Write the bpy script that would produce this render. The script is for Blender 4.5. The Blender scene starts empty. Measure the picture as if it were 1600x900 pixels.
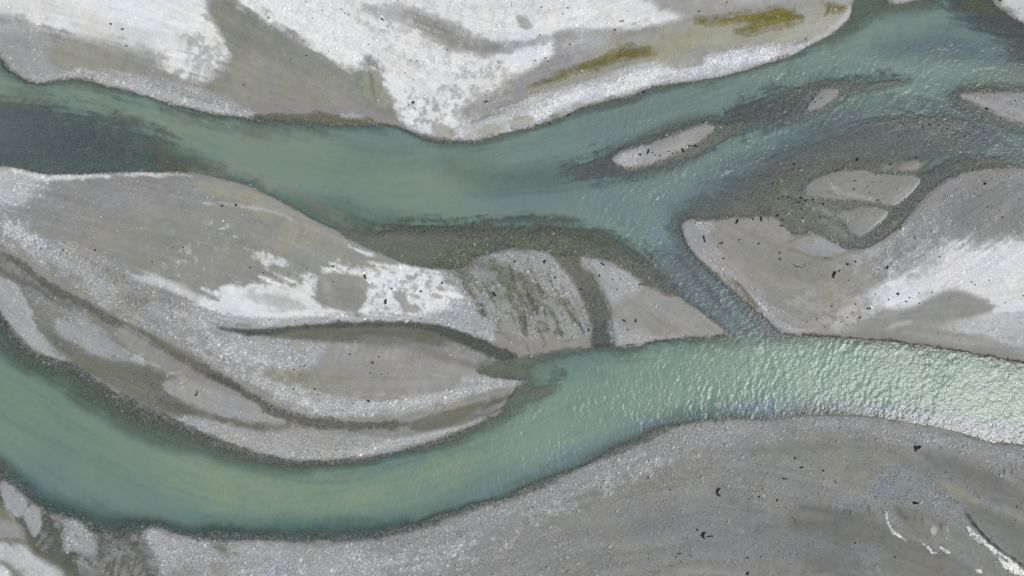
import bpy, math
import numpy as np

# ------------------------------------------------------------------ camera, sky, sun, exposure
SC = bpy.context.scene
COL = SC.collection
PXM = 0.1                       # metres on the ground for one unit of the survey grid
CAM_H = 110.0
SUN_EL, SUN_AZ = math.radians(53.0), math.radians(112.0)     # azimuth clockwise from +Y
SUN_STRENGTH, SKY_STRENGTH, EXPOSURE = 3.0, 0.10, 0.0

cam_d = bpy.data.cameras.new('camera')
cam = bpy.data.objects.new('camera', cam_d)
COL.objects.link(cam)
cam.location = (0, 0, CAM_H)
cam.rotation_euler = (0, 0, 0)
cam_d.sensor_width = 36
cam_d.lens = 36 * CAM_H / 160.0
cam_d.clip_start = 0.5
cam_d.clip_end = 20000
SC.camera = cam

world = bpy.data.worlds.new('World')
SC.world = world
world.use_nodes = True
wn = world.node_tree
wn.nodes.clear()
sky = wn.nodes.new('ShaderNodeTexSky')
sky.sky_type = 'NISHITA'
sky.sun_disc = False
sky.sun_elevation = SUN_EL
sky.sun_rotation = SUN_AZ
sky.dust_density = 2.0
bg = wn.nodes.new('ShaderNodeBackground')
bg.inputs['Strength'].default_value = SKY_STRENGTH
wo = wn.nodes.new('ShaderNodeOutputWorld')
wn.links.new(sky.outputs[0], bg.inputs[0])
wn.links.new(bg.outputs[0], wo.inputs[0])

sun_d = bpy.data.lights.new('sun', 'SUN')
sun_d.energy = SUN_STRENGTH
sun_d.angle = math.radians(0.55)
sun_d.color = (1.0, 0.985, 0.95)
sun = bpy.data.objects.new('sun', sun_d)
COL.objects.link(sun)
sdir = np.array([math.sin(SUN_AZ) * math.cos(SUN_EL), math.cos(SUN_AZ) * math.cos(SUN_EL), math.sin(SUN_EL)])
from mathutils import Vector
sun.rotation_euler = Vector(sdir).to_track_quat('Z', 'Y').to_euler()
sun.location = (60, -20, 100)
SC.view_settings.view_transform = 'Standard'
SC.view_settings.look = 'None'
SC.view_settings.exposure = EXPOSURE
SC.view_settings.gamma = 1.0
SC.view_settings.use_curve_mapping = False
SC.render.engine = 'CYCLES'
SC.cycles.max_bounces = 4
SC.cycles.transparent_max_bounces = 6
SC.cycles.use_denoising = False

# ------------------------------------------------------------------ survey grid (units of 0.1 m, y grows to the south)
rng = np.random.default_rng(7)
F = np.float32
STEP = 1.6


def axis(a, b):
    core = np.arange(a, b + 0.01, STEP)
    ext, d, p = [], STEP, 0.0
    while p < 52000:
        d = min(d * 1.22, 9000)
        p += d
        ext.append(p)
    ext = np.array(ext)
    return np.concatenate([(a - ext)[::-1], core, core[-1] + ext]).astype(F)


xs, ys = axis(-72, 1672), axis(-64, 964)
if len(xs) % 2 == 0: xs = xs[:-1]
if len(ys) % 2 == 0: ys = ys[:-1]
X, Y = np.meshgrid(xs, ys)
NY, NX = X.shape

TAB = rng.random((256, 256)).astype(F)


def vnoise(x, y, off=0):
    xi = np.floor(x); yi = np.floor(y)
    fx = (x - xi).astype(F); fy = (y - yi).astype(F)
    fx = fx * fx * (3 - 2 * fx); fy = fy * fy * (3 - 2 * fy)
    xi = xi.astype(np.int64) + off * 37; yi = yi.astype(np.int64) + off * 91
    a = TAB[yi & 255, xi & 255]; b = TAB[yi & 255, (xi + 1) & 255]
    c = TAB[(yi + 1) & 255, xi & 255]; d = TAB[(yi + 1) & 255, (xi + 1) & 255]
    return (a + (b - a) * fx) * (1 - fy) + (c + (d - c) * fx) * fy


def fbm(scale, octs=4, off=0, gain=0.55, x=None, y=None):
    x = X if x is None else x; y = Y if y is None else y
    o = 0; amp = 1.0; tot = 0
    for k in range(octs):
        o = o + amp * (vnoise(x / scale * (2.03 ** k) + 11.3 * k, y / scale * (2.03 ** k) + 5.7 * k, off + k) - 0.5)
        tot += amp; amp *= gain
    return (o * (2.2 / tot)).astype(F)          # about -1..1


def sstep(a, b, x):
    t = np.clip((x - a) / (b - a), 0, 1)
    return t * t * (3 - 2 * t)


def srgb(c):
    c = np.array(c, float)
    s = c[0] - c[2]
    if 0 < s < 60 and c[0] >= c[1] - 2:           # the sediments here are greyer than they first look
        k = 1.0 if s < 30 else (60 - s) / 30
        c = (c - k * s * np.array([0.45, 0.15, -0.08])) * (1 - 0.025 * k)
    if 3 < c[2] - c[0] < 20 and abs(c[1] - c[0]) < 7:        # and the lilac of the cobbles is faint
        c = c - np.array([0, 0, .55]) * (c[2] - c[0])
    c = c / 255.0
    return np.where(c <= 0.04045, c / 12.92, ((c + 0.055) / 1.055) ** 2.4).astype(F)


def smooth_line(pts, closed, n=4):
    p = np.array(pts, float)
    m = len(p)
    out = []
    for i in range(m if closed else m - 1):
        a, b = p[i], p[(i + 1) % m]
        pa = p[i - 1] if (closed or i > 0) else a
        pb = p[(i + 2) % m] if (closed or i + 2 < m) else b
        L = np.hypot(*(b - a)[:2])
        ta = b - pa; ta = ta / (np.hypot(*ta[:2]) + 1e-9) * L
        tb = pb - a; tb = tb / (np.hypot(*tb[:2]) + 1e-9) * L
        for t in np.arange(n) / n:
            h = (2*t**3-3*t**2+1)*a + (t**3-2*t**2+t)*ta*0.8 + (-2*t**3+3*t**2)*b + (t**3-t**2)*tb*0.8
            if p.shape[1] > 2: h[2] = a[2] + (b[2] - a[2]) * t
            out.append(h)
    if not closed: out.append(p[-1])
    return np.array(out)


def up2(a, ny, nx):
    o = np.empty((ny, nx), F)
    t = np.empty((a.shape[0], nx), F)
    t[:, ::2] = a; t[:, 1::2] = 0.5 * (a[:, :-1] + a[:, 1:])
    o[::2] = t; o[1::2] = 0.5 * (t[:-1] + t[1:])
    return o


def window(x0, x1, y0, y1):
    i0 = max(0, np.searchsorted(xs, x0) - 1); i1 = min(NX - 1, np.searchsorted(xs, x1) + 1)
    j0 = max(0, np.searchsorted(ys, y0) - 1); j1 = min(NY - 1, np.searchsorted(ys, y1) + 1)
    i0 -= i0 % 2; j0 -= j0 % 2
    if (i1 - i0) % 2: i1 = i1 + 1 if i1 < NX - 1 else i1 - 1
    if (j1 - j0) % 2: j1 = j1 + 1 if j1 < NY - 1 else j1 - 1
    if i1 <= i0 or j1 <= j0: return None
    return slice(j0, j1 + 1), slice(i0, i1 + 1)


def seg_dist(px, py, line, closed, width=False):
    best = np.full(px.shape, 1e9, F)
    n = len(line)
    for k in range(n if closed else n - 1):
        a = line[k]; b = line[(k + 1) % n]
        dx, dy = b[0] - a[0], b[1] - a[1]
        l2 = dx * dx + dy * dy + 1e-9
        t = np.clip(((px - F(a[0])) * F(dx) + (py - F(a[1])) * F(dy)) * F(1 / l2), 0, 1)
        d = np.hypot(px - F(a[0]) - t * F(dx), py - F(a[1]) - t * F(dy))
        if width:
            d = d - (F(a[2]) + t * F(b[2] - a[2]))
        np.minimum(best, d, out=best)
    return best


def poly_sd(pts, win, smooth=True):
    line = smooth_line(pts, True, 3) if smooth else np.array(pts, float)
    px = X[win][::2, ::2]; py = Y[win][::2, ::2]
    d = seg_dist(px, py, line, True)
    ins = np.zeros(px.shape, bool)
    n = len(line)
    for k in range(n):
        a = line[k]; b = line[(k + 1) % n]
        if a[1] == b[1]: continue
        c = ((a[1] > py) != (b[1] > py)) & (px < (b[0] - a[0]) * (py - a[1]) / (b[1] - a[1]) + a[0])
        ins ^= c
    d = np.where(ins, d, -d)
    w = X[win].shape
    return up2(d.astype(F), *w)


ALL = (slice(0, NY), slice(0, NX))
N1 = fbm(70, 4, 1); N2 = fbm(18, 4, 9); N3 = fbm(5, 2, 17); NP = fbm(10, 4, 23, gain=.7)
W8 = rng.standard_normal((NY, NX)).astype(F)          # grain at grid step

# ------------------------------------------------------------------ shorelines
FAR = 60000
NORTH = [(-FAR, -3000), (-900, -90), (-200, 22), (-60, 55), (0, 88), (14, 108), (30, 118), (59, 130), (80, 126), (110, 124), (140, 127), (170, 135), (200, 142),
         (235, 152), (270, 163), (300, 170), (340, 178), (380, 183), (400, 186), (440, 188), (480, 190), (520, 194), (560, 195), (590, 194), (620, 197),
         (642, 205), (665, 213), (690, 218), (720, 220), (750, 217), (775, 210), (800, 204), (830, 199), (850, 191), (870, 184), (887, 177),
         (905, 168), (930, 162), (960, 154), (985, 150), (1005, 142), (1020, 135), (1060, 128), (1100, 123), (1130, 118), (1160, 110),
         (1200, 97), (1230, 88), (1265, 72), (1290, 58), (1310, 45), (1326, 30), (1331, 12), (1345, -30), (1360, -200), (1500, -200), (1540, -40), (1553, 6),
         (1567, 18), (1600, 38), (1700, 90), (1900, 120), (2500, 150), (FAR, 1500)]
SOUTH_U = [(FAR, 2500), (2500, 350), (1900, 330), (1700, 290), (1600, 262), (1540, 262), (1500, 270), (1465, 290), (1440, 310), (1420, 335), (1400, 355),
           (1375, 374), (1350, 386), (1325, 390), (1300, 378), (1268, 362), (1240, 368), (1222, 352), (1213, 340), (1180, 338), (1150, 339), (1110, 343),
           (1080, 343), (1064, 346), (1066, 368), (1078, 390), (1100, 415), (1128, 440), (1148, 458), (1172, 480), (1200, 503), (1218, 524), (1190, 545),
           (1150, 540), (1139, 522), (1110, 496), (1085, 479), (1058, 463), (1030, 452), (1000, 436), (970, 416), (940, 404), (905, 398), (860, 394),
           (810, 389), (780, 392), (750, 403), (720, 416), (690, 421), (650, 416), (620, 407), (590, 395), (550, 378), (520, 358), (490, 343),
           (460, 327), (430, 311), (400, 296), (385, 290), (360, 282), (330, 275), (300, 270), (260, 269), (200, 269), (150, 271), (100, 273), (75, 272), (40, 265),
           (0, 258), (-200, 225), (-900, 180), (-FAR, -1500)]
RIVER_U = NORTH + SOUTH_U
RIVER_L = [(-FAR, 300), (-900, 340), (-200, 400), (-40, 455), (0, 488), (20, 517), (40, 538), (70, 556), (113, 568), (150, 592), (190, 617), (230, 640), (270, 655), (300, 668), (340, 685),
           (380, 700), (420, 712), (470, 719), (520, 719), (570, 714), (620, 704), (660, 693), (700, 680), (740, 664), (762, 655), (782, 643),
           (795, 626), (806, 610), (815, 600), (817, 595), (785, 592), (762, 587), (742, 579), (770, 569), (800, 560), (830, 556), (870, 548), (925, 542), (960, 541),
           (990, 542), (1020, 534), (1060, 529), (1100, 527), (1150, 524), (1220, 523), (1260, 524), (1300, 526), (1350, 530), (1400, 534), (1450, 541),
           (1500, 550), (1550, 558), (1600, 568), (1700, 590), (1900, 640), (2500, 750), (FAR, 9000), (FAR, 12000), (2500, 900), (1900, 780), (1750, 730),
           (1600, 695), (1540, 690), (1510, 678), (1470, 668), (1420, 660), (1380, 653), (1330, 648), (1270, 648), (1200, 655), (1160, 656), (1117, 656), (1067, 664),
           (1033, 676), (987, 698), (933, 721), (867, 751), (800, 779), (760, 790), (720, 803), (680, 817), (640, 830), (580, 842), (500, 846), (400, 845), (330, 842), (280, 836), (250, 826), (230, 824), (215, 832),
           (180, 838), (150, 832), (135, 822), (120, 812), (95, 806), (75, 800), (50, 784), (25, 762), (0, 742), (-60, 690), (-200, 600), (-900, 540), (-FAR, 1200)]
ISLANDS = [
    [(956, 250), (962, 241), (985, 232), (1010, 225), (1040, 215), (1066, 204), (1092, 195), (1108, 194), (1118, 200), (1105, 212), (1084, 226), (1060, 239), (1030, 252), (1000, 261), (975, 262)],
    [(1258, 173), (1268, 156), (1280, 141), (1305, 138), (1309, 146), (1297, 160), (1282, 169)],
    [(1499, 149), (1520, 145), (1550, 144), (1600, 143), (1700, 148), (1800, 170), (1900, 220), (1750, 225), (1650, 214), (1600, 196), (1570, 186), (1540, 171), (1515, 160)],
    [(1256, 290), (1280, 276), (1310, 267), (1340, 265), (1370, 270), (1410, 273), (1438, 279), (1426, 300), (1410, 315), (1396, 323), (1370, 316), (1340, 313), (1310, 312), (1275, 308), (1258, 302)],
    [(1302, 334), (1325, 327), (1345, 322), (1370, 324), (1389, 331), (1372, 350), (1345, 369), (1330, 364), (1318, 349)],
    [(1398, 262), (1420, 253), (1436, 253), (1433, 264), (1412, 266)],
    [(1388, -60), (1388, 3), (1402, 6), (1425, 2), (1442, -4), (1450, -60)],
]
sdU = poly_sd(RIVER_U, ALL)
sdL = poly_sd(RIVER_L, ALL)
sd = np.maximum(sdU, sdL)
for isl in ISLANDS:
    w = window(min(p[0] for p in isl) - 700, max(p[0] for p in isl) + 700, min(p[1] for p in isl) - 500, max(p[1] for p in isl) + 500)
    sd[w] = np.minimum(sd[w], -poly_sd(isl, w))
sd_s = sd.copy()
sd = sd + N2 * 2.2 + N3 * 1.0

# ------------------------------------------------------------------ flow direction
GUIDES = [
    [(-500, 90), (0, 140), (120, 150), (250, 185), (400, 235), (550, 275), (700, 280), (850, 255), (1000, 200), (1150, 150), (1300, 95), (1450, 70), (1600, 110), (2100, 200)],
    [(0, 200), (150, 215), (300, 250), (450, 300), (600, 350), (800, 335), (950, 330), (1100, 270), (1250, 190), (1400, 140), (1600, 220)],
    [(1000, 330), (1050, 385), (1110, 450), (1180, 515)],
    [(1600, 240), (1480, 260), (1420, 320), (1340, 380), (1200, 360), (1100, 300)],
    [(-500, 350), (0, 600), (150, 690), (300, 750), (450, 785), (600, 770), (750, 715), (900, 640), (1050, 590), (1250, 585), (1450, 605), (1600, 635), (2100, 760)],
    [(0, 290), (200, 330), (400, 380), (520, 440), (700, 470), (850, 480)],
    [(0, 390), (150, 470), (300, 560), (440, 640), (600, 660), (800, 610)],
    [(0, 450), (110, 540), (290, 630), (480, 690), (720, 650)],
    [(380, 518), (520, 518), (680, 520), (790, 560)],
    [(740, 420), (800, 480), (860, 530)], [(870, 400), (925, 470), (940, 530)], [(950, 420), (1030, 470), (1100, 515)],
    [(0, 40), (150, 80), (300, 130), (450, 170)], [(350, 20), (450, 90), (570, 150)], [(450, 10), (560, 70), (680, 170)], [(600, 20), (720, 60), (820, 70), (1000, 20)],
    [(720, 180), (860, 130), (1000, 85), (1200, 45), (1330, 20)],
    [(1080, 360), (1150, 430), (1250, 500), (1400, 520), (1600, 550)], [(1600, 300), (1500, 380), (1400, 450), (1300, 490)], [(1230, 380), (1350, 420), (1450, 360), (1560, 290)],
    [(400, 880), (600, 850), (800, 800), (1000, 720), (1200, 680), (1400, 690), (1600, 720)],
    [(700, 900), (900, 830), (1100, 800), (1250, 830), (1400, 880), (1600, 960)], [(1150, 730), (1300, 760), (1440, 800), (1560, 880)], [(1400, 700), (1500, 760), (1600, 810)],
    [(0, 760), (60, 850), (160, 900)], [(120, 820), (200, 880), (300, 930)],
]
q = (slice(None, None, 4), slice(None, None, 4))
xq, yq = X[q], Y[q]
c2 = np.zeros(xq.shape, F); s2 = np.zeros(xq.shape, F)
for g in GUIDES:
    ln = smooth_line(g, False, 2)
    for k in range(len(ln) - 1):
        a, b = ln[k], ln[k + 1]
        th = math.atan2(b[1] - a[1], b[0] - a[0])
        d2 = (xq - (a[0] + b[0]) / 2) ** 2 + (yq - (a[1] + b[1]) / 2) ** 2
        w = 1.0 / (d2 + 200.0) ** 1.6
        c2 += w * math.cos(2 * th); s2 += w * math.sin(2 * th)
th = 0.5 * np.arctan2(s2, c2)
# orientation as a vector made continuous by pointing to +x
iy = np.clip(np.arange(NY) // 4, 0, xq.shape[0] - 1); ix = np.clip(np.arange(NX) // 4, 0, xq.shape[1] - 1)
nrm = np.hypot(c2, s2) + 1e-20
C2 = up2(up2(c2 / nrm, 2 * xq.shape[0] - 1, 2 * xq.shape[1] - 1), 4 * xq.shape[0] - 3, 4 * xq.shape[1] - 3)
S2 = up2(up2(s2 / nrm, 2 * xq.shape[0] - 1, 2 * xq.shape[1] - 1), 4 * xq.shape[0] - 3, 4 * xq.shape[1] - 3)


def fit(a):
    if a.shape[0] < NY or a.shape[1] < NX:
        a = np.pad(a, ((0, max(0, NY - a.shape[0])), (0, max(0, NX - a.shape[1]))), mode='edge')
    return a[:NY, :NX]


TH = 0.5 * np.arctan2(fit(S2), fit(C2))
DX, DY = np.cos(TH).astype(F), np.sin(TH).astype(F)


def streak(scale, length, taps=9, off=0, dx=None, dy=None):
    dx = DX if dx is None else dx; dy = DY if dy is None else dy
    o = 0
    for k in np.linspace(-length, length, taps):
        o = o + (vnoise((X + dx * F(k)) / scale, (Y + dy * F(k)) / scale, off) - 0.5)
    return (o / taps * 2 * math.sqrt(taps) * 0.8).astype(F)


K1 = streak(5, 30, 11, 3)        # fine flow streaks
K2 = streak(16, 80, 11, 5)       # broad flow streaks

# ------------------------------------------------------------------ surface fields
col = np.empty((NY, NX, 3), F); col[:] = srgb((150, 147, 140))
grav = np.full((NY, NX), 0.25, F)
wet = np.zeros((NY, NX), F)
rel = np.zeros((NY, NX), F)          # extra relief, metres
SD_MASK = None


def apply(win, m, c, g, w, h, limit=None):
    if limit is not None: m = m * limit[win]
    if c is not None:
        c = srgb(c)
        col[win] += (c - col[win]) * m[..., None]
    if g is not None: grav[win] += (F(g) - grav[win]) * m
    if w is not None: wet[win] += (F(w) - wet[win]) * m
    if h: rel[win] += F(h) * m


LIMIT = None


def shape_mask(d, win, soft, warp, st, patch, fine, kstr):
    d = d + F(warp) * (N2[win] * 0.5 + N1[win] * 0.25 + NP[win] * 0.7 + kstr * K1[win]) + F(fine) * N3[win]
    m = sstep(-soft, soft, d) * F(st)
    if patch:
        m = m * sstep(-0.25, 0.25, NP[win] + 0.3 * N1[win] + F(patch))
    return m.astype(F)


def P(c, pts, soft=6, warp=8, st=1.0, g=None, w=None, h=0, patch=None, fine=1.5, k=0.5, field=None, val=None):
    mg = soft + warp * 1.6 + 6
    x_ = [p[0] for p in pts]; y_ = [p[1] for p in pts]
    win = window(min(x_) - mg, max(x_) + mg, min(y_) - mg, max(y_) + mg)
    if win is None: return
    m = shape_mask(poly_sd(pts, win), win, soft, warp, st, patch, fine, k)
    if field is not None:
        if LIMIT is not None: m = m * LIMIT[win]
        v = srgb(val) if isinstance(val, tuple) else F(val)
        field[win] += (v - field[win]) * (m[..., None] if field.ndim == 3 else m)
    apply(win, m, c, g, w, h, LIMIT)


def S(c, pts, soft=4, warp=4, st=1.0, g=None, w=None, h=0, patch=None, fine=1.0, k=0.5, field=None, val=None):
    mx = max(p[2] for p in pts)
    mg = mx + soft + warp * 1.6 + 4
    x_ = [p[0] for p in pts]; y_ = [p[1] for p in pts]
    win = window(min(x_) - mg, max(x_) + mg, min(y_) - mg, max(y_) + mg)
    if win is None: return
    d = -seg_dist(X[win][::2, ::2], Y[win][::2, ::2], smooth_line(pts, False, 4), False, True)
    m = shape_mask(up2(d, *X[win].shape), win, soft, warp, st, patch, fine, k)
    if field is not None:
        if LIMIT is not None: m = m * LIMIT[win]
        v = srgb(val) if isinstance(val, tuple) else F(val)
        field[win] += (v - field[win]) * (m[..., None] if field.ndim == 3 else m)
    apply(win, m, c, g, w, h, LIMIT)


SILT = (211, 213, 213); LILAC = (161, 163, 166); TAN = (160, 153, 135); SAND = (150, 147, 138); DARK = (82, 86, 83); BROWN = (110, 104, 88)
# ------------------------------------------------------------------ dry ground: silt, sand, cobbles
# --- north bank
P(SILT, [(-400, -400), (328, -400), (330, -20), (325, 15), (345, 50), (362, 86), (345, 104), (318, 126), (282, 118), (250, 97), (232, 84), (190, 72), (150, 66), (115, 58), (70, 45), (30, 34), (-60, 30), (-400, 0)], 15, 20, .97, g=.15)
P(LILAC, [(-300, 30), (10, 22), (50, 40), (80, 66), (90, 110), (80, 128), (50, 132), (20, 115), (-10, 85), (-300, 40)], 12, 12, .75, g=.5)
P((158, 153, 139), [(86, 74), (118, 64), (150, 68), (190, 76), (236, 93), (246, 106), (205, 112), (150, 113), (95, 112), (78, 95)], 14, 14, .95, g=.1)
P((140, 137, 124), [(328, 10), (350, 2), (400, 20), (440, 50), (475, 75), (520, 104), (556, 116), (575, 100), (590, 118), (604, 150), (620, 190), (560, 192), (400, 182), (345, 176), (300, 160), (330, 130), (352, 118), (366, 88), (347, 52)], 5, 8, 1, g=.1)
P((156, 150, 136), [(370, 90), (420, 92), (500, 110), (560, 140), (600, 190), (500, 188), (400, 180), (345, 172), (335, 150), (355, 125)], 16, 14, .8, g=.1)
P((150, 143, 137), [(340, 168), (420, 160), (500, 162), (560, 166), (610, 180), (640, 202), (560, 190), (480, 186), (400, 183)], 5, 4, .9, g=.1)
P((166, 156, 132), [(562, 112), (572, 98), (592, 125), (606, 158), (600, 172), (580, 160), (566, 140)], 7, 7, .6, g=.1, h=.25)
S((128, 120, 98), [(578, 112, 2), (582, 125, 4), (583, 140, 3), (588, 160, 1.5)], 3, 2, .8)
S(LILAC, [(62, 121, 7), (130, 117, 7), (200, 128, 13), (260, 142, 20), (320, 158, 18), (370, 172, 9), (400, 181, 4)], 6, 6, .9, g=.95)
S((190, 192, 198), [(160, 124, 3), (230, 140, 5), (300, 162, 6), (350, 174, 4), (395, 182, 3)], 4, 4, .6, g=.95)
S((112, 104, 82), [(400, 184, 5), (450, 185, 7), (520, 187, 8), (575, 192, 7), (600, 196, 3)], 4, 6, .9, g=.7, w=.7)
S((196, 198, 200), [(535, 180, 3), (552, 182, 4), (565, 184, 2)], 3, 3, .6, g=.9)
P(SILT, [(380, -400), (1060, -400), (1030, 0), (1062, 22), (1058, 34), (1000, 44), (930, 50), (880, 52), (868, 75), (870, 88), (840, 105), (810, 118), (790, 135), (770, 150), (742, 165), (726, 178), (742, 192), (722, 218), (690, 216), (655, 206), (632, 190), (612, 155), (598, 118), (578, 94), (560, 108), (528, 98), (476, 68), (436, 42), (402, 20), (375, 4)], 10, 13, .97, g=.35)
S((150, 150, 150), [(575, 14, 3), (610, 22, 8), (645, 28, 14), (690, 48, 20), (735, 70, 18), (780, 76, 14), (815, 70, 8), (870, 58, 4)], 8, 10, .85, g=.3)
S((138, 134, 125), [(640, 28, 6), (680, 48, 12), (730, 72, 10), (775, 78, 8)], 7, 7, .8, g=.2)
P((146, 143, 138), [(806, 26), (822, 28), (832, 44), (824, 48), (812, 44)], 4, 5, .8)
P((150, 149, 149), [(716, 172), (760, 152), (790, 136), (830, 112), (862, 92), (872, 70), (865, 55), (900, 50), (960, 50), (1010, 52), (1062, 34), (1080, 60), (960, 100), (900, 128), (850, 150), (800, 166), (770, 178), (735, 186)], 8, 9, .92, g=.3)
P((196, 198, 201), [(905, 55), (940, 55), (950, 70), (905, 80), (880, 75)], 14, 12, .5, g=.5)
P((165, 162, 156), [(985, -400), (985, -20), (1000, 2), (1050, 22), (1100, 26), (1180, 10), (1345, -10), (1360, -400)], 10, 8, .95, g=.12)
P((178, 177, 175), [(1000, -400), (1020, -30), (1250, -30), (1330, -400)], 16, 12, .7, g=.1)
P((168, 160, 142), [(925, 86), (960, 62), (1000, 56), (1060, 38), (1120, 28), (1200, 10), (1280, 6), (1330, 12), (1324, 32), (1290, 54), (1262, 70), (1200, 76), (1140, 78), (1100, 88), (1085, 104), (1040, 102), (990, 100), (940, 112), (890, 130), (845, 148), (820, 150), (870, 122)], 8, 8, .95, g=.2)
P((178, 172, 158), [(1060, 62), (1150, 60), (1220, 52), (1290, 30), (1322, 26), (1300, 44), (1262, 66), (1200, 72), (1110, 76)], 8, 8, .7, g=.2)
P((186, 188, 195), [(705, 205), (742, 188), (800, 168), (850, 146), (915, 128), (960, 112), (1000, 100), (1030, 96), (1056, 104), (1092, 102), (1100, 84), (1140, 76), (1200, 73), (1250, 67), (1270, 70), (1225, 92), (1160, 112), (1100, 125), (1010, 140), (960, 156), (905, 170), (850, 193), (800, 206), (740, 220)], 5, 7, .95, g=.9, h=.15)
S((208, 210, 216), [(830, 182, 6), (900, 152, 9), (960, 138, 9), (1040, 114, 8), (1120, 100, 6), (1200, 86, 8)], 8, 8, .6, g=.85)
P((172, 165, 152), [(800, 186), (815, 181), (832, 184), (828, 198), (802, 206)], 3, 3, .9, g=.15)
P((166, 160, 150), [(893, 163), (908, 159), (914, 164), (900, 174), (892, 172)], 3, 2, .9, g=.15)
P((168, 160, 147), [(866, 176), (880, 172), (888, 176), (876, 184), (864, 186)], 3, 2, .9, g=.15)
P((170, 164, 150), [(672, 198), (690, 192), (705, 198), (712, 214), (690, 218), (678, 212)], 4, 5, .85, g=.2)
P((172, 164, 146), [(742, 202), (760, 194), (790, 198), (780, 208), (750, 216)], 4, 5, .85, g=.2)
P((170, 163, 150), [(1030, 98), (1056, 88), (1098, 90), (1098, 102), (1060, 108)], 5, 5, .8, g=.2)
S((182, 181, 178), [(1270, 68, 5), (1296, 50, 6), (1316, 32, 6), (1328, 16, 5)], 4, 3, .9, g=.15)
S((118, 112, 90), [(824, 137, 2), (842, 130, 3), (858, 126, 3)], 2, 3, .8)
S((150, 143, 126), [(1015, 82, 1.5), (1045, 78, 2), (1060, 66, 1.5)], 2, 3, .7)
S((120, 112, 84), [(1240, 5, 1), (1239, 20, 1)], 1.5, 1.5, .4)
P((196, 197, 202), [(1552, -200), (1552, -10), (1570, 10), (1605, 36), (1720, 80), (2000, 100), (2000, -200)], 6, 6, .9, g=.4)
P((168, 168, 166), [(1386, -60), (1388, 4), (1405, 7), (1444, -3), (1450, -60)], 4, 3, .9, g=.3)
# --- central bar
CB = [(-400, 215), (0, 258), (300, 268), (400, 295), (500, 348), (590, 395), (700, 420), (780, 392), (860, 394), (926, 545), (830, 560), (740, 578), (818, 595), (845, 606), (740, 665), (620, 705), (480, 720), (380, 700), (230, 640), (113, 568), (0, 488), (-400, 380)]
P((149, 146, 138), CB, 6, 4, .9, g=.18)
P((139, 139, 139), [(-200, 250), (60, 270), (300, 268), (330, 285), (310, 330), (200, 360), (90, 355), (-200, 330)], 16, 14, .85, g=.4)
P((196, 198, 204), [(-300, 235), (20, 260), (60, 272), (70, 292), (40, 312), (0, 325), (-300, 300)], 14, 14, .75, g=.6)
S((204, 206, 209), [(20, 265, 4), (75, 276, 6), (120, 276, 4), (180, 273, 3.5), (240, 272, 3.5), (300, 274, 2)], 3, 4, .85, g=.5)
P((149, 144, 133), [(150, 345), (250, 315), (330, 330), (400, 350), (430, 420), (300, 440), (200, 410)], 20, 16, .7, g=.1)
P((166, 157, 136), [(305, 290), (340, 280), (400, 300), (465, 332), (520, 365), (545, 392), (500, 400), (430, 350), (360, 315)], 6, 7, .85, g=.08)
S((186, 184, 180), [(318, 318, 1.5), (350, 318, 2), (400, 325, 2.5), (440, 335, 2.5), (458, 344, 2)], 2, 2, .8, h=.08)
P((168, 158, 128), [(440, 350), (470, 342), (490, 362), (470, 385), (445, 400), (428, 395)], 9, 8, .4)
for xa, ya, xb, yb in [(440, 350, 432, 392), (462, 358, 452, 392), (478, 360, 462, 388), (486, 366, 472, 384)]:
    S((170, 163, 142), [(xa, ya, 1.2), ((xa + xb) / 2 + 1, (ya + yb) / 2, 2.5), (xb, yb, 1.0)], 2.5, 4, .45, h=.05)
P((156, 151, 138), [(470, 390), (520, 365), (560, 390), (620, 412), (560, 415), (520, 420)], 8, 6, .8)
S((206, 207, 208), [(546, 384, 1.5), (558, 391, 3.5), (574, 396, 4), (590, 401, 2)], 2, 4, .9, g=.6)
P((200, 202, 204), [(398, 388), (412, 392), (430, 402), (450, 405), (448, 415), (430, 412), (412, 406), (400, 400)], 4, 10, .8, g=.3, patch=.25)
P(SILT, [(305, 474), (340, 452), (400, 442), (440, 436), (494, 438), (498, 462), (505, 480), (545, 490), (590, 494), (560, 502), (440, 504), (380, 500), (330, 494)], 10, 20, .97, g=.1)
P((160, 158, 152), [(385, 462), (430, 458), (480, 476), (470, 484), (420, 482)], 6, 12, .5, patch=.0)
S((202, 203, 205), [(205, 433, 4), (235, 438, 9), (265, 446, 7), (310, 464, 6), (360, 484, 8), (400, 494, 8)], 6, 6, .8, g=.25)
P(SILT, [(502, 424), (535, 414), (570, 420), (600, 414), (650, 417), (690, 424), (738, 440), (762, 462), (720, 482), (680, 494), (640, 502), (575, 499), (560, 470), (568, 436), (545, 430), (520, 432)], 8, 14, .96, g=.5)
P((150, 147, 138), [(500, 432), (522, 425), (545, 430), (572, 438), (574, 470), (566, 478), (552, 487), (525, 480), (497, 470)], 3, 6, .95, g=.05)
P((176, 174, 168), [(505, 442), (525, 450), (525, 466), (508, 464)], 5, 5, .4)
P((158, 155, 146), [(610, 462), (628, 456), (640, 470), (655, 478), (658, 488), (640, 490), (625, 478)], 2.5, 6, .9, g=.1)
for (px, py, r) in [(585, 420, 3), (612, 425, 4), (640, 432, 5), (655, 428, 3), (627, 438, 3), (604, 437, 3), (583, 447, 5), (632, 452, 3), (668, 445, 4), (590, 462, 4), (650, 462, 5), (672, 432, 3), (690, 452, 4), (682, 462, 6), (640, 485, 4), (605, 482, 3), (660, 418, 3), (700, 440, 4)]:
    S((160, 158, 153), [(px - r, py, r * .6), (px + r, py + r * .4, r * .7)], 2, 4, .75)
P((170, 173, 180), [(640, 500), (690, 482), (740, 462), (790, 480), (780, 520), (740, 522), (690, 506)], 12, 10, .8, g=.9)
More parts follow.
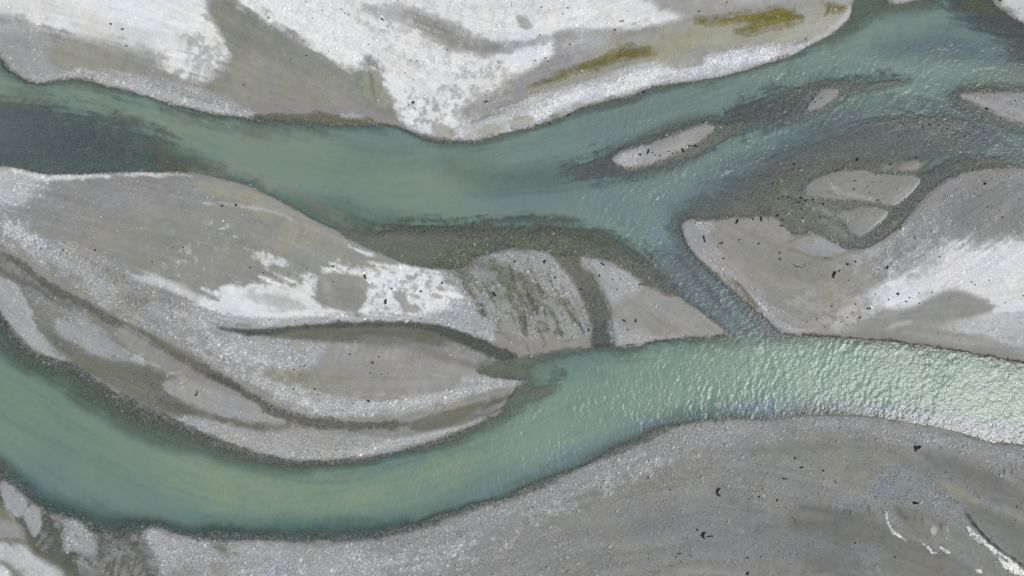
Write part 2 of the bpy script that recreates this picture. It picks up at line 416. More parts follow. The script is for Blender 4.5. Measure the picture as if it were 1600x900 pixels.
S((172, 175, 182), [(330, 492, 5), (420, 505, 7), (500, 501, 7), (560, 499, 7), (630, 500, 8), (690, 506, 9), (745, 520, 9), (770, 528, 5)], 5, 6, .9, g=.95)
# cobble fan with algae threads
P((152, 152, 149), [(690, 424), (740, 408), (790, 390), (850, 392), (872, 405), (905, 452), (922, 500), (926, 540), (860, 530), (790, 528), (760, 500), (720, 460)], 6, 7, .92, g=1.0)
P((164, 165, 166), [(770, 394), (830, 392), (880, 420), (905, 460), (880, 470), (840, 430), (800, 415)], 10, 10, .6, g=1.0)
OL = (118, 112, 88)
for ln in [[(705, 415, 6), (750, 412, 9), (790, 420, 8), (815, 440, 7), (830, 470, 4), (845, 500, 3), (850, 520, 1.5)],
           [(775, 420, 7), (800, 448, 9), (830, 462, 6), (855, 480, 5), (868, 500, 3), (876, 522, 2)],
           [(800, 442, 8), (812, 465, 5), (818, 490, 3), (820, 520, 2)],
           [(815, 430, 4), (850, 462, 5), (880, 480, 5), (900, 500, 3), (912, 524, 2)],
           [(720, 430, 4), (740, 460, 5), (752, 485, 3), (756, 505, 1.5)],
           [(788, 462, 4), (812, 488, 4), (816, 505, 3), (822, 522, 2)]]:
    S(OL, ln, 5, 9, .75, g=1.0, w=.4)
FR = np.random.default_rng(5)
for k in range(26):                                   # many fine threads that fan down to the lower channel
    t = k / 25 + FR.uniform(-.03, .03)
    x0, y0 = 715 + 165 * t + FR.uniform(-8, 8), 436 - 60 * math.sin(math.pi * min(t * .9 + .1, 1)) * .7 + FR.uniform(0, 40)
    x1, y1 = 752 + 162 * t + FR.uniform(-5, 5), 505 + 20 * min(t * 2, 1) + FR.uniform(-12, 0)
    wob = FR.uniform(-7, 7); wd = FR.uniform(.9, 2.2)
    c = OL if FR.random() < .6 else (92, 90, 82)
    S(c, [(x0, y0, wd), (x0 + (x1 - x0) * .3 + 6 + wob, y0 + (y1 - y0) * .35, wd * 1.2), (x0 + (x1 - x0) * .75 + 3 - wob * .4, y0 + (y1 - y0) * .7, wd), (x1, y1, wd * .7)], 1.5, 3.5, FR.uniform(.4, .75), g=1.0)
for ln in [[(818, 486, 2.5), (821, 505, 2.5), (822, 522, 2)], [(838, 500, 2), (842, 520, 1.5)], [(868, 498, 2), (876, 520, 2)], [(902, 500, 2), (912, 522, 2)], [(752, 480, 2), (755, 500, 1.5)]]:
    S((88, 88, 88), ln, 2, 4, .7, g=1.0)
P((150, 143, 135), [(772, 522), (782, 516), (796, 518), (806, 528), (830, 532), (845, 524), (862, 520), (872, 530), (890, 526), (915, 528), (924, 542), (880, 547), (832, 556), (800, 560), (785, 548)], 3, 5, .95, g=.08, h=-.1)
for ln in [[(776, 518, 1), (790, 522, 1.2), (797, 532, 1)], [(845, 524, 1), (852, 536, 1), (848, 545, .8)], [(866, 520, 1), (874, 532, 1), (900, 530, 1), (915, 528, .8)], [(822, 535, 1), (826, 548, 1)]]:
    S((112, 106, 100), ln, 1.5, 2, .8)
# western cobble belt
P((150, 150, 151), [(-300, 320), (0, 335), (50, 362), (110, 382), (180, 408), (225, 440), (290, 470), (360, 500), (430, 530), (500, 570), (520, 620), (520, 655), (470, 648), (420, 610), (350, 580), (280, 545), (220, 510), (160, 475), (100, 430), (40, 395), (-300, 360)], 9, 9, .9, g=1.0)
P((182, 184, 188), [(20, 350), (80, 380), (170, 440), (230, 505), (200, 495), (130, 440), (40, 385)], 12, 14, .5, g=1.0)
P((186, 188, 192), [(215, 470), (300, 490), (330, 510), (280, 510), (235, 495)], 12, 12, .5, g=1.0)
P((140, 134, 118), [(190, 455), (240, 470), (220, 495), (180, 478)], 10, 10, .6, g=.8)
# second channel strip, west
P((128, 124, 113), [(-300, 380), (0, 398), (40, 420), (120, 470), (200, 515), (260, 550), (320, 590), (250, 600), (160, 570), (80, 560), (40, 500), (-300, 420)], 8, 8, .85, g=.4, w=.3)
P((140, 139, 137), [(5, 400), (40, 418), (110, 470), (150, 500), (120, 510), (60, 470), (20, 440)], 8, 10, .8, g=.5)
S((100, 96, 85), [(-60, 385, 5), (0, 396, 5), (30, 410, 4), (60, 436, 6), (90, 455, 7), (140, 478, 5), (175, 500, 7), (215, 522, 9), (260, 548, 9), (300, 566, 8), (340, 588, 8), (370, 606, 7)], 4, 6, .85, g=.6, w=.6, h=-.1)
S((120, 113, 90), [(200, 512, 6), (240, 530, 8), (290, 556, 8), (320, 572, 6)], 5, 6, .7, g=.3)
S((98, 95, 88), [(0, 418, 4), (30, 438, 6), (60, 450, 5), (90, 470, 5), (110, 476, 3)], 5, 8, .7, g=.6)
P((166, 169, 175), [(-300, 395), (-40, 420), (2, 432), (25, 442), (42, 466), (57, 506), (60, 515), (82, 535), (113, 560), (108, 566), (70, 554), (45, 536), (20, 510), (0, 484), (-60, 450), (-300, 420)], 3, 4, .95, g=.35, h=.1)
P((160, 162, 168), [(88, 508), (110, 500), (150, 510), (185, 540), (205, 552), (200, 562), (160, 560), (110, 545)], 9, 11, .85, g=.4)
P((152, 147, 138), [(178, 520), (200, 510), (240, 535), (275, 560), (300, 580), (250, 580), (215, 555)], 6, 6, .9, g=.1)
P((118, 112, 96), [(70, 515), (100, 525), (160, 562), (210, 572), (255, 585), (290, 625), (300, 655), (250, 648), (190, 618), (140, 585), (100, 562)], 8, 9, .9, g=.45, w=.5)
P((124, 116, 92), [(120, 560), (170, 565), (200, 580), (170, 590), (130, 580)], 8, 8, .8, g=.3, w=.5)
for ln in [[(208, 560, 1.5), (225, 552, 1.2)], [(232, 565, 1.5), (250, 572, 2)], [(260, 585, 1.2), (286, 580, 1.5)], [(215, 560, 5), (226, 566, 4)]]:
    S((176, 178, 184), ln, 3, 3, .7)
P((160, 158, 155), [(255, 600), (290, 588), (325, 596), (365, 612), (410, 632), (452, 655), (425, 664), (380, 660), (330, 648), (290, 630)], 5, 6, .92, g=.35)
P((150, 144, 136), [(285, 572), (330, 594), (400, 625), (385, 628), (330, 604), (290, 588)], 5, 5, .8, g=.1)
S((108, 102, 88), [(255, 628, 5), (300, 640, 7), (350, 656, 6), (410, 668, 5), (450, 668, 4)], 5, 7, .8, g=.6)
P((164, 165, 169), [(270, 655), (310, 652), (360, 664), (410, 676), (470, 672), (540, 680), (640, 684), (710, 668), (760, 650), (735, 668), (680, 686), (600, 706), (520, 719), (460, 717), (400, 706), (340, 684)], 5, 5, .93, g=.9)
P((150, 147, 140), [(420, 672), (480, 668), (560, 684), (520, 700), (450, 690)], 12, 10, .6, g=.5)
S((182, 184, 190), [(560, 704, 4), (620, 692, 6), (680, 677, 6), (730, 660, 5), (752, 650, 2)], 4, 4, .7, g=.7)
# inner lens of the central bar
P((155, 149, 141), [(380, 520), (470, 532), (560, 545), (640, 542), (700, 560), (770, 585), (816, 595), (780, 612), (720, 628), (640, 645), (560, 650), (490, 640), (440, 616), (400, 585), (360, 550)], 6, 6, .9, g=.15)
P((155, 148, 128), [(420, 578), (480, 572), (560, 585), (540, 610), (470, 612), (430, 600)], 10, 10, .7, g=.3)
P((164, 167, 174), [(340, 520), (400, 524), (470, 534), (510, 545), (500, 568), (440, 575), (380, 560), (345, 545)], 8, 8, .9, g=.9)
for k in range(8):
    xa = 532 + k * 13
    S((168, 168, 168), [(xa, 538, 2.5), (xa - 5, 552, 2.5), (xa - 9, 564, 1.5)], 4, 6, .4, g=.5)
S((170, 168, 166), [(600, 548, 1.5), (622, 547, 2), (632, 560, 2.2), (622, 575, 1.5)], 2.5, 3, .6)
S((172, 170, 168), [(640, 560, 1.2), (670, 582, 1.6), (710, 590, 1.5)], 2, 3, .6)
S((170, 172, 176), [(400, 590, 8), (440, 612, 14), (500, 632, 15), (560, 638, 13), (640, 630, 12), (700, 618, 11), (760, 604, 8), (812, 596, 3)], 7, 7, .9, g=1.0)
S((190, 192, 196), [(480, 630, 5), (560, 637, 4), (650, 626, 6), (720, 612, 5), (790, 600, 3)], 6, 6, .5, g=1.0)
P((170, 172, 177), [(720, 588), (770, 588), (816, 594), (780, 602), (740, 600)], 4, 4, .7, g=.7)
S((94, 91, 82), [(330, 588, 5), (372, 606, 6), (405, 625, 6), (440, 646, 7), (490, 658, 8), (550, 665, 8), (610, 664, 8), (645, 662, 6)], 4, 7, .85, g=1.0, w=.5, h=-.1)
P((120, 113, 97), [(638, 660), (680, 646), (730, 634), (790, 614), (832, 598), (852, 603), (838, 622), (800, 638), (750, 654), (700, 668), (650, 674)], 4, 4, .95, g=.12, w=.7, h=-.12)
S((116, 110, 84), [(700, 645, 4), (740, 634, 5), (775, 622, 4)], 4, 4, .7)
S((150, 146, 142), [(728, 655, 2), (745, 645, 4), (768, 640, 5), (790, 630, 3)], 3, 4, .5)
S((92, 88, 80), [(752, 642, 1), (768, 630, 2), (800, 616, 3), (835, 600, 4)], 3, 4, .8, g=.8)
# slack channel in the central bar
P((114, 107, 89), [(370, 518), (420, 516), (480, 508), (540, 504), (620, 504), (690, 510), (740, 528), (780, 546), (800, 560), (770, 566), (730, 556), (690, 544), (630, 536), (540, 534), (450, 528)], 4, 4, .95, g=.15, w=.6, h=-.14)
P((134, 127, 118), [(560, 532), (630, 532), (700, 545), (750, 565), (780, 575), (740, 578), (690, 562), (630, 545)], 7, 6, .8, g=.1, w=.4)
P((152, 152, 153), [(690, 538), (740, 546), (780, 560), (775, 570), (730, 562)], 6, 6, .7, g=.4)
S((74, 78, 72), [(345, 512, 2), (385, 519, 4.5), (420, 518, 5), (470, 511, 4), (540, 506, 4), (620, 506, 4), (680, 512, 8), (730, 530, 10), (770, 548, 11), (800, 558, 8)], 3, 4, .9, g=.8, w=.6)
P((118, 112, 84), [(742, 568), (770, 564), (800, 572), (790, 582), (755, 580)], 5, 5, .8, g=.2, w=.8)
# side channel between the fan and the triangular bar
P((112, 106, 88), [(858, 390), (905, 392), (925, 420), (940, 455), (953, 480), (957, 510), (960, 545), (926, 545), (924, 512), (914, 480), (900, 450), (880, 420)], 4, 5, .93, g=.7, w=.6, h=-.2)
P((96, 95, 88), [(905, 450), (935, 455), (952, 490), (956, 540), (926, 544), (922, 500)], 8, 8, .7, g=.9, w=.6)
P((80, 81, 84), [(926, 512), (955, 508), (962, 545), (924, 546)], 6, 6, .8, g=1.0, w=.6)
# triangular bar
TB = [(906, 400), (940, 406), (970, 418), (1000, 437), (1030, 453), (1060, 464), (1085, 480), (1110, 497), (1140, 523), (1100, 527), (1050, 530), (1020, 534), (990, 543), (962, 540), (956, 510), (952, 480), (940, 455), (925, 422)]
P((154, 150, 143), TB, 4, 3, .95, g=.15, h=.1)
P((168, 169, 171), [(910, 402), (950, 412), (1000, 440), (985, 460), (960, 470), (940, 440)], 9, 8, .8, g=.6)
P((162, 163, 166), [(955, 500), (980, 515), (1020, 525), (1080, 527), (1020, 535), (985, 543), (960, 540)], 8, 6, .8, g=.7)
S((120, 108, 82), [(990, 430, 4), (1020, 448, 5), (1050, 460, 4)], 3, 5, .8, g=.7)
# east bar
EB = [(1064, 345), (1180, 338), (1215, 342), (1240, 368), (1268, 364), (1325, 390), (1376, 374), (1420, 336), (1465, 291), (1540, 262), (1700, 285), (2400, 340), (2400, 700), (1700, 592), (1600, 566), (1500, 549), (1350, 529), (1220, 524), (1140, 452), (1078, 390)]
P((151, 146, 138), EB, 4, 3, .95, g=.2, h=.1)
P((162, 162, 164), [(1068, 348), (1110, 346), (1105, 370), (1130, 410), (1165, 440), (1200, 480), (1225, 522), (1205, 506), (1150, 462), (1100, 415), (1078, 388)], 8, 6, .8, g=.75)
S((172, 172, 178), [(1184, 468, 4), (1205, 492, 6), (1235, 515, 5), (1300, 523, 4), (1360, 527, 3)], 5, 5, .8, g=.9)
S((110, 99, 74), [(1147, 440, 2), (1160, 452, 3), (1174, 470, 3), (1184, 480, 2)], 2, 2, .85, w=.4)
S((138, 130, 112), [(1138, 436, 4), (1160, 460, 5), (1178, 480, 4)], 4, 4, .6)
S((178, 176, 172), [(1105, 363, .8), (1108, 372, .8)], 1, 1, .5)
P((158, 150, 135), [(1200, 420), (1260, 430), (1310, 425), (1360, 400), (1330, 460), (1270, 470), (1220, 450)], 16, 14, .7, g=.2)
P((140, 135, 124), [(1200, 380), (1250, 400), (1290, 410), (1280, 440), (1230, 430), (1205, 410)], 14, 12, .6, g=.2)
P((148, 149, 149), [(1268, 378), (1290, 368), (1330, 382), (1345, 392), (1300, 400), (1250, 396), (1235, 385)], 5, 6, .85, g=.15)
S((124, 117, 100), [(1232, 378, 2), (1255, 368, 2.5), (1275, 362, 2)], 2.5, 3, .7)
S((124, 118, 98), [(1235, 390, 3), (1270, 402, 2.5), (1300, 403, 2), (1330, 392, 3), (1360, 380, 3)], 3, 4, .7, g=.4)
P((140, 141, 142), [(1395, 370), (1440, 330), (1480, 295), (1545, 268), (1700, 285), (2400, 340), (2400, 400), (1700, 365), (1560, 375), (1500, 400), (1440, 420), (1390, 440), (1360, 420)], 14, 12, .9, g=.8)
P((126, 128, 130), [(1490, 310), (1540, 290), (1700, 290), (1900, 360), (1650, 375), (1560, 370), (1500, 360), (1475, 340)], 14, 12, .75, g=.45)
P((205, 206, 208), [(1364, 486), (1360, 468), (1385, 440), (1420, 425), (1455, 408), (1490, 380), (1530, 385), (1560, 372), (1620, 366), (2300, 400), (2300, 690), (1700, 560), (1600, 528), (1500, 520), (1480, 505), (1520, 480), (1490, 462), (1452, 468), (1425, 480), (1400, 490)], 18, 24, .95, g=.25, k=.4)
P((198, 199, 201), [(1350, 460), (1400, 420), (1480, 380), (1560, 400), (1540, 450), (1460, 470), (1400, 480)], 20, 22, .5, g=.5, k=.8)
P((146, 144, 137), [(1340, 512), (1370, 482), (1400, 484), (1430, 478), (1455, 462), (1482, 452), (1515, 460), (1550, 478), (1540, 492), (1490, 500), (1420, 512), (1380, 520)], 5, 6, .95, g=.08)
P((158, 157, 154), [(1480, 500), (1560, 490), (1700, 520), (1700, 590), (1600, 562), (1540, 550), (1460, 535), (1400, 525)], 12, 10, .75, g=.2, k=.8)
P((186, 188, 190), [(1500, 508), (1560, 490), (1700, 510), (1700, 560), (1600, 540), (1540, 525)], 12, 10, .7, g=.4, k=.8)
S((182, 182, 180), [(1384, 514, 2), (1402, 508, 4), (1422, 502, 2)], 4, 3, .7)
P((142, 139, 134), [(1250, 522), (1330, 516), (1420, 524), (1500, 540), (1600, 560), (1500, 550), (1380, 532)], 5, 4, .8, g=.15)
# islands in the upper river
for k, c in ((0, (158, 157, 156)), (1, (146, 143, 139)), (2, (148, 148, 148)), (3, (143, 141, 136)), (4, (141, 139, 133)), (5, (143, 140, 135))):
    P(c, ISLANDS[k], 9, 5, .92, g=.3 if k != 2 else .5, h=.06)
P((178, 180, 190), [(960, 248), (985, 236), (1008, 232), (1005, 250), (985, 258), (965, 258)], 5, 5, .85, g=.8)
S((186, 186, 186), [(1394, 323, 1), (1412, 312, 2), (1428, 296, 2), (1438, 280, 1)], 1.5, 1, .8)
S((186, 186, 184), [(1346, 368, 1), (1370, 350, 2), (1388, 332, 1.2)], 1.5, 1, .8)
S((170, 168, 164), [(1290, 282, 2), (1310, 300, 2), (1340, 306, 2.5), (1365, 314, 2)], 3, 4, .6, g=.4)
# --- south bank
SB = [(-400, 600), (0, 742), (95, 806), (215, 832), (330, 842), (500, 846), (680, 817), (860, 754), (1030, 676), (1200, 655), (1330, 648), (1510, 678), (1600, 695), (2400, 890), (2400, 2400), (-400, 2400)]
P((137, 136, 132), SB, 4, 3, .95, g=.55)
P((146, 140, 127), [(820, 790), (920, 755), (1060, 735), (1120, 760), (1060, 790), (960, 810), (880, 830), (800, 840)], 24, 18, .75, g=.5)
P((146, 145, 142), [(520, 870), (700, 830), (800, 815), (880, 840), (800, 960), (500, 1000)], 20, 16, .7, g=.85)
P((128, 131, 136), [(960, 800), (1060, 780), (1200, 790), (1330, 830), (1300, 880), (1150, 880), (1020, 860)], 26, 20, .7, g=.4)
P((132, 130, 124), [(980, 900), (1150, 870), (1250, 900), (1200, 1000), (980, 1000)], 20, 16, .6, g=.3)
S((150, 152, 155), [(560, 866, 16), (640, 850, 18), (720, 826, 20), (800, 800, 22), (870, 772, 24), (940, 742, 26), (1010, 706, 28), (1090, 682, 25), (1180, 672, 16), (1260, 664, 12), (1350, 664, 12), (1420, 676, 12), (1500, 696, 14), (1600, 720, 14)], 12, 12, .85, g=1.0)
P((152, 157, 166), [(620, 850), (690, 830), (720, 840), (690, 870), (640, 890)], 16, 12, .6, g=1.0)
P((164, 166, 170), [(370, 846), (450, 852), (540, 856), (600, 872), (560, 960), (340, 960), (330, 880)], 12, 10, .85, g=1.0)
P((140, 137, 126), [(1180, 690), (1300, 684), (1400, 700), (1430, 715), (1350, 740), (1240, 735), (1180, 720)], 16, 12, .7, g=.4)
P((148, 141, 126), [(1270, 715), (1340, 740), (1370, 760), (1330, 770), (1290, 750)], 12, 10, .6, g=.4)
P((134, 139, 148), [(1290, 790), (1350, 770), (1370, 740), (1420, 722), (1470, 750), (1520, 800), (1560, 850), (1520, 840), (1470, 800), (1420, 790), (1370, 786), (1320, 790)], 9, 8, .9, g=.85)
P((118, 117, 114), [(1432, 702), (1490, 712), (1550, 738), (1600, 770), (1700, 840), (1700, 860), (1600, 815), (1540, 780), (1480, 745), (1450, 725)], 7, 6, .85, g=.2)
S((146, 142, 131), [(1436, 700, 2), (1490, 706, 3), (1540, 724, 4), (1580, 748, 3), (1610, 770, 2)], 4, 4, .7)
P((156, 149, 132), [(1456, 744), (1472, 748), (1500, 762), (1524, 780), (1522, 786), (1495, 778), (1470, 760)], 4, 4, .9, g=.05, h=.06)
P((152, 146, 130), [(1552, 790), (1580, 794), (1604, 812), (1600, 818), (1575, 806)], 4, 4, .85, g=.05)
P((134, 138, 146), [(1528, 778), (1550, 786), (1570, 800), (1545, 796)], 6, 5, .7, g=.5)
P((124, 122, 112), [(1500, 795), (1560, 800), (1640, 840), (1700, 900), (1620, 890), (1560, 850)], 6, 6, .8, g=.08)
P((111, 111, 107), [(1230, 800), (1320, 794), (1390, 820), (1440, 850), (1500, 880), (1500, 960), (1300, 960), (1260, 880)], 14, 12, .85, g=.1, w=.35)
P((140, 132, 112), [(1225, 798), (1262, 796), (1285, 806), (1240, 812)], 6, 5, .6, g=.05)
P((134, 128, 112), [(1380, 860), (1440, 868), (1500, 900), (1500, 960), (1400, 960)], 16, 14, .7, g=.1)
P((128, 122, 108), [(1400, 790), (1450, 800), (1470, 830), (1440, 840), (1410, 815)], 6, 8, .8, g=.1, w=.3)
P((128, 127, 120), [(1470, 820), (1520, 840), (1560, 890), (1560, 960), (1480, 870)], 8, 8, .8, g=.1, w=.4)
P((126, 130, 138), [(1205, 840), (1260, 830), (1300, 840), (1280, 860), (1220, 860)], 12, 10, .6, g=.7)
P((134, 138, 144), [(1330, 850), (1370, 850), (1380, 872), (1340, 874)], 10, 10, .5, g=.8)
P((190, 186, 176), [(1450, 824), (1458, 820), (1460, 830), (1453, 834)], 2, 2, .8)
P((176, 172, 162), [(1472, 820), (1480, 822), (1478, 832)], 2, 2, .6)
for ln in [[(1337, 783, 1), (1339, 792, .8)], [(1342, 783, .8), (1343, 791, .8)], [(1353, 787, .9), (1356, 799, .7)], [(1380, 781, 1.2), (1384, 795, 1)], [(1372, 790, .8), (1378, 800, .8)], [(1466, 815, 2.5), (1469, 838, 1.5)], [(1428, 795, 1.5), (1426, 812, .8)], [(1438, 798, 1.5), (1437, 815, .8)]]:
    S((84, 82, 76), ln, 1.2, 1.5, .7)
for k in range(9):
    xa, ya = 1490 + k * 5, 842 + k * 2.2
    S((150, 146, 136), [(xa, ya, 1), (xa + 4, ya + 9, 1)], 2, 2, .5)
for ln, c, st in [
    ([(1132, 776, 2), (1160, 790, 5), (1200, 800, 3)], (112, 111, 107), .6), ([(1180, 822, 2), (1260, 818, 4), (1340, 812, 4), (1400, 822, 2)], (108, 107, 102), .6),
    ([(1060, 885, 3), (1120, 888, 5), (1200, 900, 4)], (150, 149, 145), .5), ([(1240, 905, 3), (1330, 890, 4), (1420, 905, 3)], (146, 142, 132), .5),
    ([(1250, 790, 2), (1300, 800, 3), (1360, 806, 2)], (104, 103, 98), .5), ([(1420, 845, 2), (1480, 868, 3), (1530, 900, 3)], (106, 105, 102), .6),
    ([(940, 800, 3), (1010, 812, 5), (1090, 800, 3)], (120, 121, 122), .5), ([(900, 850, 3), (1000, 850, 5), (1080, 838, 3)], (150, 148, 142), .4),
    ([(1180, 705, 3), (1290, 696, 5), (1400, 706, 3)], (126, 124, 116), .6), ([(1220, 740, 3), (1300, 760, 5), (1350, 772, 2)], (150, 146, 136), .5),
    ([(1395, 790, 1.5), (1440, 838, 2), (1470, 850, 1.5)], (100, 98, 90), .6), ([(1440, 800, 1.5), (1470, 832, 3), (1500, 850, 2)], (150, 145, 132), .5),
    ([(1480, 850, 2), (1530, 868, 3), (1570, 900, 3)], (134, 130, 120), .6)]:
    S(c, ln, 6, 8, st, g=.2)
# scarp beside the south-east rill: lower apron on its western side
P(None, [(1504, 800), (1520, 818), (1545, 845), (1575, 866), (1600, 886), (1640, 920), (1560, 930), (1530, 880), (1508, 830)], 1.5, 1, 1, h=-.35)
S((70, 68, 64), [(1504, 800, 1), (1520, 820, 1.5), (1545, 846, 1.6), (1575, 868, 1.4), (1592, 880, 1)], 1, 1, .8)  # shade on the scarp face, painted into the ground colour as a dark line
# south-west corner
P((146, 142, 132), [(-400, 640), (0, 756), (40, 800), (80, 850), (120, 885), (150, 930), (150, 1500), (-400, 1500)], 6, 6, .9, g=.15)
P((190, 193, 196), [(-300, 850), (0, 846), (30, 850), (62, 868), (95, 890), (110, 930), (60, 940), (20, 880), (-300, 900)], 8, 10, .9, g=.3)
P((206, 208, 210), [(-300, 880), (0, 876), (18, 890), (20, 920), (-300, 960)], 6, 6, .9)
S((120, 117, 108), [(-20, 872, 4), (10, 878, 3), (30, 896, 4), (60, 920, 4)], 4, 4, .6)
P((128, 120, 96), [(-100, 760), (0, 770), (12, 796), (20, 820), (0, 812), (-100, 800)], 6, 6, .8)
P((158, 156, 152), [(-60, 812), (0, 808), (28, 820), (34, 838), (0, 842), (-60, 840)], 5, 7, .7)
S((124, 118, 98), [(-20, 838, 3), (20, 842, 3), (50, 846, 4)], 3, 4, .8)
DG = (84, 86, 74)
P(DG, [(-20, 735), (20, 762), (60, 795), (110, 826), (150, 838), (215, 846), (230, 880), (250, 960), (160, 960), (100, 880), (60, 860), (40, 830), (10, 790), (-20, 770)], 6, 7, .85, g=1.0, w=.5, h=-.08)
P((102, 98, 82), [(40, 825), (70, 850), (120, 870), (150, 900), (150, 960), (130, 960), (100, 890), (60, 868)], 6, 7, .8, g=.3, w=.4)
for isl in [[(0, 756), (8, 751), (28, 764), (42, 782), (44, 790), (34, 806), (18, 800), (8, 786)], [(38, 808), (48, 788), (60, 792), (65, 818), (62, 832), (55, 838), (46, 826)]]:
    P((158, 159, 166), isl, 3, 2, .97, g=.3, h=.12)
P((158, 160, 166), [(100, 806), (112, 810), (132, 822), (148, 834), (155, 850), (148, 880), (140, 868), (120, 862), (100, 858), (104, 830)], 4, 5, .95, g=.9, h=.1)
for xa, ya, xb, yb in [(72, 832, 62, 848), (82, 842, 70, 856)]:
    S((134, 134, 134), [(xa, ya, 2.5), (xb, yb, 3)], 3, 5, .6)
P((164, 165, 169), [(228, 828), (240, 826), (270, 838), (310, 846), (330, 850), (380, 890), (400, 960), (262, 960), (255, 900), (240, 860)], 5, 6, .93, g=1.0, h=.1)
P((142, 138, 126), [(262, 900), (280, 888), (310, 892), (320, 960), (262, 960)], 6, 7, .8, g=.3)
P((146, 141, 128), [(330, 876), (350, 880), (360, 900), (335, 900)], 5, 6, .7, g=.3)
P((116, 110, 90), [(330, 852), (360, 852), (385, 862), (370, 872), (345, 864)], 5, 7, .8, g=.5)
P((140, 138, 134), [(148, 872), (180, 862), (214, 858), (226, 880), (232, 960), (140, 960)], 6, 9, .85, g=.5)
P((152, 152, 155), [(160, 850), (190, 846), (205, 858), (190, 868), (165, 866)], 4, 9, .8, g=1.0, patch=.05)
for xa, wd, y0 in ((153, 2.2, 862), (163, 1.6, 880), (176, 2.0, 870), (188, 2.6, 868), (199, 2.0, 880), (208, 2.4, 872), (219, 1.6, 884)):
    S((88, 88, 80), [(xa + 6, y0, wd * .5), (xa + 3, y0 + 12, wd), (xa, 896, wd), (xa - 3, 940, wd * 1.2)], 2.5, 4, .8, g=.5, w=.4)
P((136, 133, 126), [(120, 862), (150, 868), (165, 900), (165, 950), (140, 930)], 7, 7, .7, g=.3)
for xa, ya, xb, yb in [(118, 864, 150, 884), (150, 884, 162, 900)]:
    S((84, 82, 72), [(xa, ya, 2.5), (xb, yb, 3)], 3, 3, .6)
P((166, 154, 124), [(1000, 84), (1040, 70), (1080, 44), (1130, 32), (1200, 24), (1250, 32), (1230, 50), (1170, 62), (1100, 66), (1060, 80), (1030, 92)], 12, 12, .6, g=.1)
P((158, 148, 122), [(820, 142), (870, 122), (920, 104), (980, 80), (1030, 76), (1020, 90), (960, 106), (890, 130)], 8, 10, .7, g=.2)
# mottles of damp sand in the silt sheets, pale dust in the cobbles
for c, pts, st, pt in [
    ((164, 163, 160), [(285, 60), (330, 62), (350, 85), (345, 110), (310, 118), (290, 95)], .75, -.05),
    ((172, 172, 172), [(120, 40), (230, 60), (260, 90), (200, 75), (130, 58)], .35, .0),
    ((170, 169, 167), [(625, 150), (700, 120), (790, 100), (800, 130), (740, 175), (690, 205), (640, 195)], .65, -.12),
    ((160, 158, 153), [(636, 165), (690, 150), (720, 165), (690, 190), (650, 190)], .6, -.05),
    ((176, 176, 177), [(560, 20), (700, 60), (780, 95), (700, 120), (600, 90)], .5, -.15),
    ((186, 187, 190), [(450, -20), (700, -20), (980, -20), (960, 30), (850, 45), (700, 30), (540, 40)], .5, -.1),
    ((196, 197, 198), [(250, 380), (320, 380), (330, 420), (270, 430)], .6, -.42),
    ((200, 202, 206), [(330, 345), (400, 370), (420, 390), (340, 380)], .6, -.3),
    ((196, 198, 203), [(0, 345), (100, 380), (220, 470), (330, 520), (420, 560), (500, 640), (420, 600), (300, 540), (200, 490), (90, 420)], .5, -.12),
    ((132, 128, 114), [(60, 380), (180, 430), (300, 500), (260, 520), (120, 450)], .6, -.1),
    ((150, 148, 143), [(570, 425), (740, 440), (760, 470), (660, 495), (580, 490)], .55, -.2),
    ((176, 177, 179), [(1310, 400), (1400, 380), (1460, 330), (1480, 380), (1400, 430), (1330, 440)], .5, -.1),
    ((170, 168, 164), [(1230, 470), (1330, 440), (1380, 440), (1350, 500), (1270, 515)], .5, -.1),
    ((196, 198, 202), [(1290, 500), (1330, 478), (1372, 455), (1370, 490), (1330, 510)], .5, -.05),
    ((150, 152, 157), [(300, 850), (560, 860), (700, 850), (640, 960), (300, 960)], .5, -.1),
    ((184, 186, 190), [(360, 850), (600, 862), (760, 830), (900, 770), (1000, 720), (1040, 720), (900, 800), (700, 880), (400, 900)], .5, -.12),
    ((150, 152, 158), [(90, 800), (150, 830), (230, 850), (240, 900), (150, 900), (100, 850)], .6, -.25),
    ((70, 70, 62), [(150, 835), (220, 840), (245, 890), (230, 940), (170, 900)], .6, -.1),
]:
    P(c, pts, 12, 10, st, patch=pt, k=.9)
dr = N1 * 0.7 + K2 * 0.55
mm = (0.38 * sstep(.05, .8, dr))[..., None].astype(F); lum = col.mean(2, keepdims=True)
col += (lum * np.array([.99, 1.0, 1.02], F) - col) * mm
mm = (0.5 * sstep(.1, .9, -dr))[..., None].astype(F)
col += (col * np.array([.99, .955, .87], F) - col) * mm

# ------------------------------------------------------------------ bed under water
WATER = sstep(-2.0, 2.0, sd).astype(F)
LIMIT = WATER
P((86, 90, 84), [(-FAR, -FAR), (FAR, -FAR), (FAR, FAR), (-FAR, FAR)], 1, 0, 1, g=.9) if False else None
m = WATER
base = srgb((97, 99, 92))
col += (base - col) * m[..., None]; grav += (0.95 - grav) * m; wet += (0.9 - wet) * m
LIMIT = None
